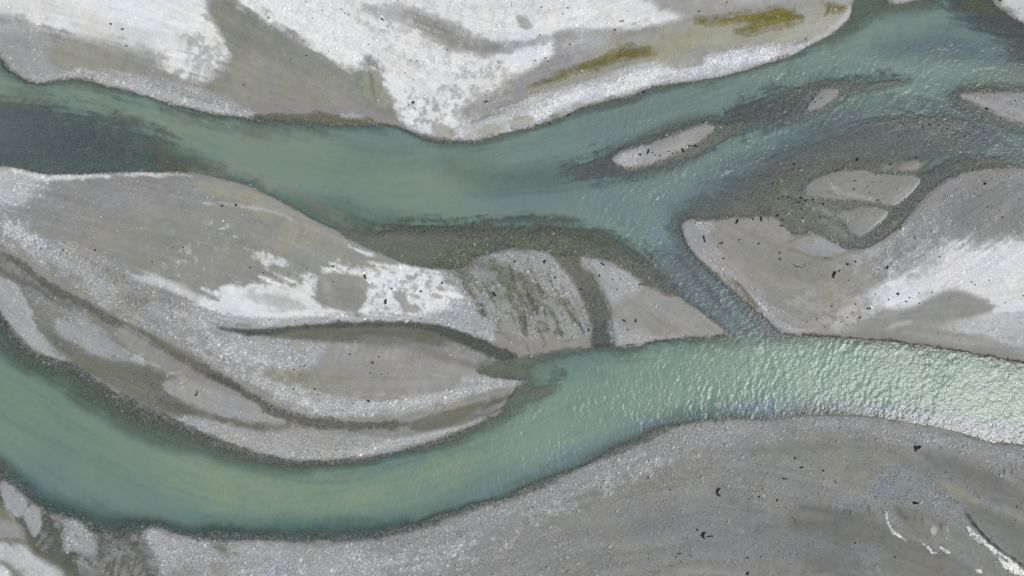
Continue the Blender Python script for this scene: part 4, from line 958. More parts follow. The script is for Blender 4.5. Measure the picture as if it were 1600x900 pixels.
def grid_patch(name, fmask, zf, mat, attrs, normals=None):
    a = IDX[:-1, :-1][fmask]; b = IDX[:-1, 1:][fmask]; c = IDX[1:, 1:][fmask]; d = IDX[1:, :-1][fmask]
    quads = np.stack([a, d, c, b], 1)
    used = np.unique(quads)
    remap = np.zeros(NX * NY, np.int32); remap[used] = np.arange(len(used), dtype=np.int32)
    quads = remap[quads]
    co = np.stack([WX.ravel()[used], WY.ravel()[used], zf.ravel()[used]], 1).astype(F)
    me = bpy.data.meshes.new(name)
    me.vertices.add(len(used)); me.vertices.foreach_set('co', co.ravel())
    n = len(quads)
    me.loops.add(n * 4); me.loops.foreach_set('vertex_index', quads.ravel().astype(np.int32))
    me.polygons.add(n)
    me.polygons.foreach_set('loop_start', np.arange(0, n * 4, 4, dtype=np.int32))
    me.polygons.foreach_set('loop_total', np.full(n, 4, np.int32))
    me.update(calc_edges=True)
    for an, arr in attrs.items():
        at = me.attributes.new(an, 'FLOAT_COLOR', 'POINT')
        v = np.ones((len(used), 4), F); v[:, :arr.shape[-1]] = arr.reshape(-1, arr.shape[-1])[used]
        at.data.foreach_set('color', v.ravel())
    me.polygons.foreach_set('use_smooth', np.ones(n, bool))
    if normals is not None:
        me.normals_split_custom_set_from_vertices(normals.reshape(-1, 3)[used])
    me.materials.append(mat)
    o = bpy.data.objects.new(name, me); COL.objects.link(o)
    return o


dzx = np.gradient(z, axis=1) / np.gradient(WX, axis=1); dzy = np.gradient(z, axis=0) / np.gradient(WY, axis=0)
NRM = np.stack([-dzx, -dzy, np.ones_like(z)], 2); NRM /= np.linalg.norm(NRM, axis=2, keepdims=True)
prm = np.stack([grav * (0.3 + 0.7 * near), wet, near], 2)

# land components of the smooth shorelines -> banks, bars and the river bed
cs = 3
lm = sd_s[::cs, ::cs] < 0
lab = np.zeros(lm.shape, np.int32); nl = 0
for j0 in range(lm.shape[0]):
    row = np.nonzero(lm[j0] & (lab[j0] == 0))[0]
    for i0 in row:
        if lab[j0, i0]: continue
        nl += 1; st = [(j0, i0)]; lab[j0, i0] = nl
        while st:
            j, i = st.pop()
            for jj, ii in ((j + 1, i), (j - 1, i), (j, i + 1), (j, i - 1)):
                if 0 <= jj < lm.shape[0] and 0 <= ii < lm.shape[1] and lm[jj, ii] and not lab[jj, ii]:
                    lab[jj, ii] = nl; st.append((jj, ii))
fm = sd_s[:-1, :-1] < 0
labf = np.kron(lab, np.ones((cs, cs), np.int32))[:NY - 1, :NX - 1]
labf = np.where(fm, labf, 0)


def comp(x, y): return int(labf[np.searchsorted(ys, y), np.searchsorted(xs, x)])


BARS = [
    ('riverbank', (200, 60), 'white silt and grey sand bank along the top of the river'),
    ('riverbank', (900, 850), 'grey cobble and sand flat below the lower channel'),
    ('gravel_bar', (350, 380), 'long central bar of sand, white silt and cobbles between the two channels'),
    ('gravel_bar', (1300, 470), 'broad sand and silt bar above the sparkling lower channel'),
    ('gravel_bar', (1020, 232), 'slim pale gravel islet dotted with driftwood in mid river'),
    ('gravel_bar', (1283, 153), 'tiny sliver of sand showing in the shallows'),
    ('gravel_bar', (1570, 165), 'wedge of grey gravel entering at the right edge'),
    ('gravel_bar', (1350, 290), 'flat pale sand plate beside the dark side channel'),
    ('gravel_bar', (1345, 345), 'small triangular sand plate below the larger plate'),
    ('gravel_bar', (1580, 5), 'white silt corner of the bank at the top right'),
    ('gravel_bar', (1415, -10), 'grey gravel spit at the top edge'),
]
taken = np.zeros_like(fm)
for nm, pt, lb in BARS:
    k = comp(*pt)
    if k == 0: print('NO COMPONENT', pt); continue
    mk = (labf == k) & ~taken
    if not mk.any(): continue
    taken |= mk
    o = grid_patch(nm, mk, z, M_GROUND, {'col': col, 'prm': prm}, NRM)
    o['kind'] = 'structure'; o['label'] = lb
o = grid_patch('riverbed', ~taken, z, M_GROUND, {'col': col, 'prm': prm}, NRM)
o['kind'] = 'structure'; o['label'] = 'dark wet gravel bed under the braided channels'

wm = (sd[:-1, :-1] > -2) | (sd[1:, 1:] > -2)
wprm = np.stack([opac ** 1.4, chop, near], 2)
o = grid_patch('river', wm, zw, M_WATER, {'wcol': wcol, 'wprm': wprm})
o['kind'] = 'structure'; o['label'] = 'milky green glacial river braiding round the gravel bars'


# thin rills on the south-east flat and algae mats, as sheets that follow the ground
def mask_of(fn):
    a = np.zeros((NY, NX), F)
    fn(a)
    return a


RILLS = [
    ('shining wide rill below the dark scarp', [[(1502, 820, 2), (1513, 829, 4), (1530, 843, 4.5), (1544, 850, 3), (1569, 868, 2.5), (1584, 882, 4), (1594, 890, 3), (1625, 915, 3)], [(1542, 853, 1.5), (1559, 870, 2), (1567, 880, 4), (1580, 888, 6), (1592, 892, 4)]]),
    ('thin curved rill trickling from the gravel fan', [[(1381, 795, .7), (1384, 815, 1.1), (1392, 828, 1.5), (1403, 836, 2), (1413, 842, 1.6)]]),
    ('broken rill of two short glints on the flat', [[(1432, 846, 1.0), (1444, 850, 1.6), (1452, 860, 1.8), (1463, 862, 1.6)], [(1465, 853, 1.2), (1472, 857, 1.4), (1479, 862, 1.4)]]),
    ('smallest rill puddle near the bottom edge', [[(1519, 889, 1.4), (1526, 889, 2.2), (1534, 891, 1.6)]]),
]
zr = z + 0.02
for _ in range(3): zr = (zr + np.roll(zr, 1, 0) + np.roll(zr, -1, 0) + np.roll(zr, 1, 1) + np.roll(zr, -1, 1)) / 5
zr = zr + 0.008
rcol = np.empty((NY, NX, 3), F); rcol[:] = srgb((120, 124, 124))
rprm = np.stack([np.full((NY, NX), .5, F), np.full((NY, NX), .8, F), near], 2)
for lb, lines in RILLS:
    a = np.zeros((NY, NX), F)
    for ln in lines: S(None, ln, 1.2, 2.0, 1, field=a, val=1.0, fine=1.2)
    mk = (a[:-1, :-1] + a[1:, 1:]) > 0.9
    o = grid_patch('rill', mk, (z * 0 + zr + 0.006 * w1).astype(F), M_RILL, {'wcol': rcol, 'wprm': rprm})
    o['kind'] = 'structure'; o['label'] = lb

ALGAE = [
    ('olive algae mat spread on the sand near the top edge', (116, 108, 44), [('p', [(1086, 36), (1110, 31), (1140, 27), (1188, 19), (1213, 11), (1235, 17), (1255, 28), (1238, 38), (1205, 44), (1170, 51), (1148, 55), (1150, 50), (1172, 40), (1150, 35), (1112, 38)])], 3),
    ('long thin olive algae strip behind the pale cobble beach', (110, 102, 54), [('p', [(836, 134), (858, 126), (880, 115), (910, 103), (940, 92), (965, 82), (985, 74), (1005, 77), (1017, 80), (1008, 86), (975, 95), (935, 106), (900, 113), (870, 125)])], 1.3),
    ('small olive algae tuft with a trailing stem by the shore', (114, 106, 58), [('p', [(1290, 13), (1302, 8), (1320, 12), (1310, 17), (1298, 15)]), ('s', [(1286, 28, 1), (1292, 20, 1.6), (1295, 10, 1.4)])], .8),
]
for lb, c, shp, patch in ALGAE:
    a = np.zeros((NY, NX), F)
    for t, pts in shp:
        if t == 'p': P(None, pts, 7, 5, 1, field=a, val=1.0, patch=patch, k=1.2)
        else: S(None, pts, 1, 1, 1, field=a, val=1.0)
    mk = (a[:-1, :-1] + a[1:, 1:]) > 0.3
    base = srgb(c)
    acol = (base[None, None] * (1 + 0.25 * N3 + 0.25 * K1 + 0.1 * W8)[..., None]).astype(F)
    acol += (col - acol) * (1 - sstep(.15, 1.05, a + .2 * N3 + .15 * NP))[..., None]
    acol = acol * .8; acol += (col - acol) * .08
    acol += (srgb((150, 142, 112)) - acol) * (0.45 * sstep(.1, .9, N2 + .6 * K1))[..., None]
    o = grid_patch('algae_mat', mk, (z + 0.018 + 0.012 * np.abs(W8)).astype(F), M_ALGAE, {'col': acol})
    o['kind'] = 'stuff'; o['label'] = lb

# ------------------------------------------------------------------ loose cobbles (real stones, uncountable)
ICO_V = []
ph = (1 + 5 ** .5) / 2
for s1_ in (-1, 1):
    for s2_ in (-1, 1):
        ICO_V += [(0, s1_, s2_ * ph), (s1_, s2_ * ph, 0), (s2_ * ph, 0, s1_)]
ICO_V = np.array(ICO_V, float) / math.sqrt(1 + ph * ph)


def ico_faces(v):
    e = np.linalg.norm(v[:, None] - v[None], axis=2)
    t = e[e > 0].min() * 1.05
    fs = []
    n = len(v)
    for i in range(n):
        for j in range(i + 1, n):
            if e[i, j] > t: continue
            for k in range(j + 1, n):
                if e[i, k] <= t and e[j, k] <= t:
                    f = (i, j, k)
                    nn = np.cross(v[j] - v[i], v[k] - v[i])
                    fs.append(f if nn @ (v[i] + v[j] + v[k]) > 0 else (i, k, j))
    return np.array(fs)


ICO_F = ico_faces(ICO_V)


def tri_mesh(name, co, tris, mat, colors=None, smooth=False):
    me = bpy.data.meshes.new(name)
    me.vertices.add(len(co)); me.vertices.foreach_set('co', co.astype(F).ravel())
    n = len(tris)
    me.loops.add(n * 3); me.loops.foreach_set('vertex_index', tris.astype(np.int32).ravel())
    me.polygons.add(n)
    me.polygons.foreach_set('loop_start', np.arange(0, n * 3, 3, dtype=np.int32))
    me.polygons.foreach_set('loop_total', np.full(n, 3, np.int32))
    me.update(calc_edges=True)
    if colors is not None:
        at = me.attributes.new('col', 'FLOAT_COLOR', 'POINT')
        v = np.ones((len(co), 4), F); v[:, :3] = colors
        at.data.foreach_set('color', v.ravel())
    me.polygons.foreach_set('use_smooth', np.full(n, smooth, bool))
    me.materials.append(mat)
    return me


NS = 34000
cand = 400000
px_ = rng.uniform(-60, 1660, cand).astype(F); py_ = rng.uniform(-50, 950, cand).astype(F)
ci = np.clip(np.round((px_ - xs[NX // 2]) / STEP).astype(int) + NX // 2, 0, NX - 1)
cj = np.clip(np.round((py_ - ys[NY // 2]) / STEP).astype(int) + NY // 2, 0, NY - 1)
pr = grav[cj, ci] ** 2 * np.where(sd[cj, ci] > 3, 0.25 * (opac[cj, ci] < .25), 1.0) 
keep = np.nonzero(rng.random(cand) < pr * 0.9)[0][:NS]
ci, cj = ci[keep], cj[keep]; n = len(keep)
r = np.clip(rng.lognormal(math.log(0.088), 0.42, n), .04, .3)
sc3 = np.stack([r * rng.uniform(.9, 1.6, n), r * rng.uniform(.8, 1.1, n), r * rng.uniform(.3, .55, n)], 1)
rot = rng.uniform(0, 2 * math.pi, n)
v = ICO_V[None] * (1 + rng.uniform(-.18, .18, (n, 12, 1))) * sc3[:, None]
vx = v[..., 0] * np.cos(rot)[:, None] - v[..., 1] * np.sin(rot)[:, None]
vy = v[..., 0] * np.sin(rot)[:, None] + v[..., 1] * np.cos(rot)[:, None]
cz = z[cj, ci] + sc3[:, 2] * .2
co = np.stack([vx + ((px_[keep] - 800) * PXM)[:, None], vy + ((450 - py_[keep]) * PXM)[:, None], v[..., 2] + cz[:, None]], 2).reshape(-1, 3)
tris = (ICO_F[None] + (np.arange(n) * 12)[:, None, None]).reshape(-1, 3)
tone = np.clip(rng.normal(1.32, .2, n), .95, 1.8)
tone = np.where(rng.random(n) < .03, tone * 1.3, tone)
cc = np.clip(col[cj, ci] * tone[:, None] * (1 + rng.normal(0, .03, (n, 3))), .02, .8)
me = tri_mesh('cobbles', co, tris, M_COB, np.repeat(cc, 12, 0))
o = bpy.data.objects.new('cobbles', me); COL.objects.link(o)
o['kind'] = 'stuff'; o['label'] = 'loose grey cobbles scattered over the bars and banks'

# ------------------------------------------------------------------ driftwood and stones lying on the bars
def ground_z(px, py):
    i = np.clip(np.searchsorted(xs, px), 1, NX - 1); j = np.clip(np.searchsorted(ys, py), 1, NY - 1)
    return float(max(z[j, i], z[j - 1, i - 1], z[j, i - 1], z[j - 1, i]))


def tube(path, radii, sides=8, rough=.18, rg=None):
    rg = rg or np.random.default_rng(1)
    path = np.array(path, float); n = len(path)
    vs, fs = [], []
    for k in range(n):
        t = path[min(k + 1, n - 1)] - path[max(k - 1, 0)]; t /= np.linalg.norm(t) + 1e-9
        u = np.cross(t, [0, 0, 1.0]); u /= np.linalg.norm(u) + 1e-9
        v = np.cross(u, t)
        for s in range(sides):
            a = 2 * math.pi * s / sides
            r = radii[k] * (1 + rg.uniform(-rough, rough))
            vs.append(path[k] + (u * math.cos(a) + v * math.sin(a)) * r)
    for k in range(n - 1):
        for s in range(sides):
            s2 = (s + 1) % sides
            a, b, c, d = k * sides + s, k * sides + s2, (k + 1) * sides + s2, (k + 1) * sides + s
            fs += [(a, b, c), (a, c, d)]
    for k, flip in ((0, True), (n - 1, False)):
        vs.append(path[k]); ci_ = len(vs) - 1
        for s in range(sides):
            a, b = k * sides + s, k * sides + (s + 1) % sides
            fs.append((ci_, b, a) if flip else (ci_, a, b))
    return np.array(vs), np.array(fs)


def log_path(L, bend, n=9, wig=.03, rg=None, z0=0.0, lift=0.0):
    rg = rg or np.random.default_rng(2)
    out = []
    for k in range(n):
        t = k / (n - 1) - .5
        if abs(bend) > 1e-3:
            a = bend * t; R_ = L / bend
            x, y = R_ * math.sin(a), R_ * (1 - math.cos(a)) - R_ * (1 - math.cos(bend / 2)) / 2
        else:
            x, y = L * t, 0
        out.append((x + rg.normal(0, wig * L * .3), y + rg.normal(0, wig * L), z0 + lift * (t + .5)))
    return out


def child(name, data, parent):
    o = bpy.data.objects.new(name, data); COL.objects.link(o); o.parent = parent
    return o


def driftwood(px, py, L, W, ang, bend, seed, mat, forks=0, tilt=0.0, root=False):
    """a weathered log: trunk (the thing), with branch and root children where they show"""
    rg = np.random.default_rng(seed)
    L *= PXM * .9; W *= PXM * .74
    n = 9 if L > .7 else 6
    p = log_path(L, bend, n, .02, rg, W * .32, tilt)
    rad = [W / 2 * (1.12 - .55 * (k / (n - 1))) * (1 + rg.uniform(-.12, .12)) for k in range(n)]
    rad[0] *= .8; rad[-1] *= .7
    v, f = tube(p, rad, 8, .14, rg)
    if forks or root:
        o = bpy.data.objects.new('driftwood', None); o.empty_display_size = .2; COL.objects.link(o)
        child('trunk', tri_mesh('trunk', v, f, mat), o)
    else:
        o = bpy.data.objects.new('driftwood', tri_mesh('driftwood', v, f, mat)); COL.objects.link(o)
    for k in range(forks):
        j = int(rg.integers(2, n - 2)); b0 = np.array(p[j]); sgn = 1 if k % 2 == 0 else -1
        d = np.array(p[j + 1]) - b0; d /= np.linalg.norm(d)
        a = sgn * rg.uniform(.6, 1.1)
        d = np.array([d[0] * math.cos(a) - d[1] * math.sin(a), d[0] * math.sin(a) + d[1] * math.cos(a), .12])
        l = L * rg.uniform(.28, .45)
        bp_ = [b0 + d * l * t + np.array([0, 0, .02 * t]) for t in (0, .35, .7, 1)]
        v, f = tube(bp_, [rad[j] * .55, rad[j] * .45, rad[j] * .35, rad[j] * .15], 6, .15, rg)
        child('branch', tri_mesh('branch', v, f, mat), o)
    if root:
        b0 = np.array(p[0])
        for k in range(4):
            a = rg.uniform(0, 6.28); d = np.array([math.cos(a) - .3, math.sin(a), .15]); l = W * rg.uniform(.9, 1.5)
            v, f = tube([b0, b0 + d * l * .5, b0 + d * l], [W * .34, W * .22, W * .07], 6, .15, rg)
            child('root', tri_mesh('root', v, f, mat), o)
    o.location = ((px - 800) * PXM, (450 - py) * PXM, ground_z(px, py))
    o.rotation_euler = (0, 0, math.radians(ang))
    return o


ICO2_V, ICO2_F = None, None
def ico2():
    vs = list(ICO_V); fs = []
    mid = {}
    def m(a, b):
        k = (min(a, b), max(a, b))
        if k not in mid:
            w = vs[a] + vs[b]; vs.append(w / np.linalg.norm(w)); mid[k] = len(vs) - 1
        return mid[k]
    for a, b, c in ICO_F:
        ab, bc, ca = m(a, b), m(b, c), m(c, a)
        fs += [(a, ab, ca), (b, bc, ab), (c, ca, bc), (ab, bc, ca)]
    return np.array(vs), np.array(fs)
ICO2_V, ICO2_F = ico2()
STONE_MESH = {}


def stone(px, py, L, W, ang, seed, mat, name):
    key = (seed % 6, name)
    if key not in STONE_MESH:
        rg = np.random.default_rng(100 + seed % 6)
        v = ICO2_V.copy()
        for _ in range(5):                                # broken faces
            d = rg.normal(size=3); d /= np.linalg.norm(d); h = rg.uniform(.55, .85)
            s = v @ d; v = v - np.maximum(s - h, 0)[:, None] * d
        v *= 1 + rg.uniform(-.05, .05, (len(v), 1))
        STONE_MESH[key] = tri_mesh(name, v, ICO2_F, mat)
    o = bpy.data.objects.new(name, STONE_MESH[key]); COL.objects.link(o)
    L *= PXM * .82; W *= PXM * .82
    o.scale = (L / 2, W / 2, min(L, W) * .42)
    o.location = ((px - 800) * PXM, (450 - py) * PXM, ground_z(px, py) + min(L, W) * .16)
    o.rotation_euler = (0, 0, math.radians(ang))
    return o


SEED = [0]
def D(px, py, L, W, ang, label, bend=0.0, forks=0, root=False, mat=None, tilt=0.0, group=None):
    SEED[0] += 1
    o = driftwood(px, py, L, W, ang, bend, SEED[0], mat or M_BARK, forks, tilt, root)
    o['label'] = label; o['category'] = 'driftwood'
    if group: o['group'] = group
    return o
def R(px, py, L, W, ang, label, mat=None, group=None, name='dark_stone', cat='stone'):
    SEED[0] += 1
    o = stone(px, py, L, W, ang, SEED[0], mat or M_ROCK, name)
    o['label'] = label; o['category'] = cat
    if group: o['group'] = group
    return o


# --- south bank
g = 'driftwood on the grey flat below the lower channel'
D(1122, 768, 19, 4.4, 90, 'brown crescent-shaped log curled like a letter C on the grey flat', bend=-2.7, mat=M_BROWN, group=g)
D(1098, 832, 8, 5, 60, 'thick curved log end with a brown root wad beside a short stick', bend=-1.5, mat=M_BROWN, group=g, root=True)
D(1108, 836, 11, 2.4, 3, 'short dark stick lying just right of the brown root wad', forks=1, group=g)
R(1088, 826, 4, 4, 0, 'round black stone just above the brown root wad')
D(1434, 698, 8, 5, 30, 'forked black stump on the flat below the sparkling water edge', bend=.8, forks=2, root=True, group=g)
D(1427, 698, 4, 2, 70, 'small stick touching the forked black stump', group=g)
D(1428, 784, 8, 5, -10, 'dark stump on the bluish gravel fan above the rills', bend=.9, forks=1, group=g)
D(1238, 810, 15, 1.2, -60, 'long thin bowed twig on the grey flat', bend=-.9, group=g)
D(1225, 747, 8, 2.6, -8, 'short straight dark log lying level on the grey flat', group=g)
R(1241, 715, 4.2, 4, 0, 'black stone highest of the loose row on the grey flat')
D(1251, 729, 6, 3.4, 8, 'stubby dark log below the highest stone of the row', group=g)
R(1284, 734, 4, 4, 40, 'black stone between the stubby log and the upright twig')
D(1303, 752, 6, 1.8, -65, 'small upright-lying twig at the edge of the bluish gravel', group=g)
R(1212, 780, 5.5, 4, 60, 'dark oval stone left of the thin bowed twig')
R(1214, 791, 2.6, 2.2, 0, 'tiny dark stone under the oval stone')
R(1226, 791, 2.4, 2.2, 0, 'tiny dark stone above the thin bowed twig')
R(1184, 774, 3.6, 3.6, 0, 'round black stone right of the crescent log')
R(1168, 778, 2.4, 2.2, 0, 'tiny black stone between the crescent log and the round stone')
D(1060, 862, 7, 2.2, 10, 'small curved twig, upper one of a pair below the root wad', bend=.8, group=g)
D(1055, 867, 4, 1.8, 40, 'small twig, lower one of a pair below the root wad', group=g)
D(1078, 866, 6, 2.0, -25, 'bent twig to the right of the twig pair', bend=-1.0, group=g)
R(1166, 869, 4, 3.4, 0, 'round black stone near the bottom edge, above a forked stick')
D(1166, 893, 6, 3.4, 50, 'forked dark stick close to the bottom edge', forks=1, group=g)
R(1333, 846, 4.5, 3, 0, 'dark stone on the brown damp flat left of the rills')
R(1395, 868, 3.4, 3, 60, 'small dark stone below the broken rill')
R(1012, 745, 4.5, 3, 80, 'dark upright-lying stone on the pale cobble band')
R(1046, 764, 3.6, 2.6, 70, 'brownish stone just inland of the pale cobble band', mat=M_BROWN)
R(832, 792, 3.4, 3, 40, 'small black stone at the inland edge of the cobble band')
R(745, 880, 3.4, 3, 30, 'lone black stone on the bottom cobble flat')
R(1386, 688, 2.4, 2.2, 0, 'tiny dark stone on the bank below the bright water')
# --- central bar
g = 'driftwood on the long central bar'
D(604, 471, 9, 4.2, 80, 'black hooked log below the brown patches in the white silt', bend=-1.6, forks=1, group=g)
D(572, 433, 9, 4.2, -70, 'black log at the edge of the big brown sand patch', bend=1.0, group=g)
D(522, 416, 6, 3, 25, 'small black log at the top edge of the white silt', group=g)
D(773, 460, 8, 5, -50, 'dark stump among the cobbles of the striped fan', bend=.7, forks=1, group=g)
R(658, 455, 5, 4, 0, 'black stone in the white silt right of the hooked log')
R(691, 442, 5, 4, -30, 'black stone where white silt meets grey cobbles')
R(613, 451, 4, 3.4, 60, 'black stone above the hooked log')
R(546, 421, 3.4, 3, 0, 'small dark stone above the big brown sand patch')
R(583, 443, 3.2, 2.6, 80, 'small dark stone just right of the big brown patch')
R(521, 440, 2.8, 2.4, 0, 'tiny stone inside the big brown sand patch')
R(481, 420, 2.8, 2.6, 0, 'tiny dark stone on smooth sand above the white silt')
R(414, 426, 2.8, 2.6, 0, 'tiny dark stone on sand left of the white silt sheet')
R(393, 418, 4, 3, 0, 'dark flat stone on sand left of the white silt sheet')
R(348, 322, 6, 3.6, 10, 'dark mossy stone near the thin pale ridge')
R(370, 321, 5, 5, 0, 'brown mossy stone at the start of the thin pale ridge', mat=M_BROWN)
R(152, 391, 4.4, 4, 60, 'lone black stone on the grey sand beside the cobble belt')
R(103, 391, 3, 2.6, 0, 'small dark stone in the western cobble belt')
R(67, 389, 2.6, 2.4, 0, 'tiny dark stone near the start of the cobble belt')
R(241, 409, 2.8, 2.6, 0, 'tiny dark stone above the white silt tongue')
R(272, 387, 2.8, 2.6, 0, 'tiny dark stone beside white specks on the sand, left of two')
R(289, 387, 2.8, 2.6, 0, 'tiny dark stone beside white specks on the sand, right of two')
R(350, 345, 4.5, 4, 20, 'white quartz stone on the smooth sand', mat=M_PALE, name='white_stone')
R(160, 339, 3, 2.6, 0, 'small white stone on the lilac sand', mat=M_PALE, name='white_stone')
R(583, 566, 5, 4, 0, 'black stone in the middle of the inner sand lens')
R(577, 626, 5.5, 5, 0, 'rusty brown stone on the lower cobble rim of the inner lens', mat=M_BROWN)
R(548, 553, 3.2, 3, 0, 'black stone at the top edge of the inner sand lens, left of two')
R(593, 557, 3.2, 3, 0, 'black stone at the top edge of the inner sand lens, right of two')
R(579, 582, 3, 2.6, 0, 'small stone under the black stone of the inner lens')
for x, y in ((597, 584), (607, 583)):
    R(x, y, 2.4, 2.2, 0, 'tiny dark stone of a close pair right of the inner lens centre', group='close pair of tiny stones on the inner lens')
R(461, 577, 4, 3.4, 0, 'dark stone at the left end of the inner lens, beside two smaller ones')
for x, y in ((471, 572), (478, 571)):
    R(x, y, 3, 2.2, 0, 'small flat stone of a pair on the left part of the inner lens', group='flat stone pair on the inner lens')
R(471, 584, 2.8, 2.6, 0, 'brownish stone below the pair on the inner lens', mat=M_BROWN)
R(461, 607, 4, 3.6, 0, 'black stone on the lower left cobble rim, left of two')
R(493, 607, 4.4, 4, 40, 'black stone on the lower left cobble rim, right of two')
R(499, 615, 3, 2.4, 0, 'small brown stone below the cobble rim stone', mat=M_BROWN)
R(551, 629, 2.8, 2.4, 80, 'tiny dark stone left of the rusty brown stone')
D(309, 615, 9, 3, 55, 'dark snag on the pale plate beside the lower channel', bend=.9, forks=1, group=g)
R(388, 722, 3, 3, 0, 'dark stone in the shallows off the lower cobble rim')
R(805, 409, 4.6, 4.4, 0, 'round black stone near the crest of the striped fan')
D(851, 409, 6.5, 4, 60, 'black log on the crest of the striped cobble fan', group=g)
R(867, 434, 3.4, 3, 0, 'small dark stone below the log on the striped fan')
R(908, 452, 5, 3.4, -30, 'dark stone inside the brown side channel')
D(920, 516, 7, 2.6, -70, 'rusty hooked stick at the lower corner of the striped fan', bend=1.1, mat=M_BROWN, group=g)
R(862, 378, 4, 3, 50, 'black stone in the olive shallows above the fan')
R(663, 362, 3.4, 3, 0, 'black stone in the brown shallows below the green channel')
# --- triangular bar
g = 'driftwood on the triangular bar'
D(942, 413, 8, 2.6, -35, 'forked black twig at the tip of the triangular bar', bend=.5, forks=2, group=g)
R(936, 431, 5, 3.4, 60, 'dark stone at the edge of the brown side channel')
D(1001, 444, 7, 2.4, 10, 'black stick on the algae-rimmed edge of the triangular bar', bend=.8, group=g)
R(964, 452, 4, 2.6, 20, 'small dark stone on the triangular bar below two faint ones')
R(957, 437, 2.8, 2.4, 0, 'faint grey stone on the triangular bar, left of two')
R(969, 436, 2.8, 2.4, 0, 'faint grey stone on the triangular bar, right of two')
D(975, 501, 6.5, 3.2, -30, 'slanted short log near the lower edge of the triangular bar', group=g)
D(993, 501, 6, 3, 85, 'upright-lying short log near the lower edge of the triangular bar', group=g)
R(980, 515, 4.6, 2.4, 70, 'small dark stone under the two short logs')
# --- slim islet
g = 'driftwood on the slim islet'
R(1000, 242, 5, 4.6, -40, 'rusty dark stone leftmost on the slim islet', mat=M_BROWN)
D(1013, 236, 6.5, 3.2, 75, 'black stump standing apart on the slim islet', root=True, group=g)
R(1019, 239, 2.8, 2.4, 0, 'tiny stone right of the black islet stump')
R(1023, 243, 3.4, 2.2, 0, 'small stone at the lower rim of the slim islet, left of two')
R(1031, 244, 3.8, 2.8, 30, 'small stone at the lower rim of the slim islet, right of two')
R(1044, 237, 3, 2.4, -30, 'tiny stone mid islet, left of three')
R(1051, 240, 3.6, 3, 60, 'dark stone mid islet, between two tiny ones')
R(1057, 238, 3, 2.2, 0, 'tiny stone mid islet, right of three')
D(1067, 235, 8, 3.4, -52, 'black slanted log on the right part of the slim islet', group=g)
D(1077, 228, 7, 2.6, 20, 'dark log beside the white stone on the slim islet', bend=.4, group=g)
D(1087, 228, 8, 3.2, 5, 'star-shaped black snag in the brown shallows off the islet', forks=2, group=g)
R(1073, 230, 4.5, 4, 20, 'white stone on the slim islet', mat=M_PALE, name='white_stone')
R(1117, 203, 5, 2, 0, 'flat dark stone in the brown tail of the slim islet')
R(1273, 160, 2.8, 2.6, 0, 'tiny dark stone on the sliver of sand in the shallows, lower of two')
R(1282, 154, 2.8, 2.6, 0, 'tiny dark stone on the sliver of sand in the shallows, upper of two')
R(1541, 170, 6, 4, -20, 'dark stone on the lower rim of the grey gravel wedge')
R(1584, 158, 2.8, 2.4, 0, 'tiny dark stone on top of the grey gravel wedge')
# --- shoal north of the east bar
R(1241, 256, 5.5, 5, 50, 'big round black stone alone on the gravel shoal')
D(1340, 249, 6.5, 4, 60, 'crescent black stump in the ripples above the sand plate', bend=-1.4, group='driftwood on the gravel shoal')
D(1307, 266, 7, 2.6, 40, 'black stick at the upper rim of the larger sand plate', group='driftwood on the gravel shoal')
R(1432, 246, 4.6, 4, 0, 'black stone in the shallows above the small pale patch')
R(1391, 257, 6, 3.6, 15, 'dark stone at the left tip of the small pale patch')
for k, (x, y, s) in enumerate(((1415, 197, 3.2), (1442, 198, 3.6), (1453, 195, 4.4), (1467, 196, 3.4), (1480, 201, 3.6))):
    R(x, y, s, s * .85, 30 * k, 'black stone, %s in the row of five along the brown shoal crest' % ('first', 'second', 'biggest and third', 'fourth', 'fifth')[k], group='row of stones on the brown shoal crest')
R(1508, 213, 4.6, 4, 0, 'black stone at the end of the brown shoal beside blue ripples')
for x, y, s in ((1334, 283, 3.2), (1333, 296, 3.4), (1354, 292, 2.6), (1362, 285, 2.4), (1357, 302, 2.4), (1376, 284, 2.2)):
    R(x, y, s, s * .85, x % 90, 'tiny dark stone scattered on the larger sand plate', group='tiny stones on the larger sand plate')
R(1371, 313, 5, 3.2, 30, 'dark stone near the lower edge of the larger sand plate')
DEB = {0: 'lone black lump at the left end of the debris cluster top row', 1: 'small black lump just right of the left end of the debris top row',
       2: 'oval black lump in the debris top row, left of the biggest lump', 3: 'biggest black lump in the debris cluster, below the sand plate tip', 4: 'black lump touching the biggest debris lump on its right',
       5: 'flat black lump just below the biggest debris lump', 7: 'flat black lump closest to the sand plate tip', 8: 'black lump above the white stone in the debris cluster', 9: 'thin flat black lump between the biggest lump and the white stone',
       10: 'black lump at the left end of the channel between the two sand plates', 11: 'tall black lump at the water line of the broad bar', 12: 'slanted black lump right of the tall lump at the water line',
       13: 'flat black lump midway between the water line and the white stone', 15: 'long flat black lump lowest at the edge of the broad bar', 16: 'black lump directly touching the white stone',
       19: 'black lump left of the small sand plate', 25: 'flat black lump below the white stone near the round sand patch'}
g = 'black debris cluster on the wet gravel shoal'
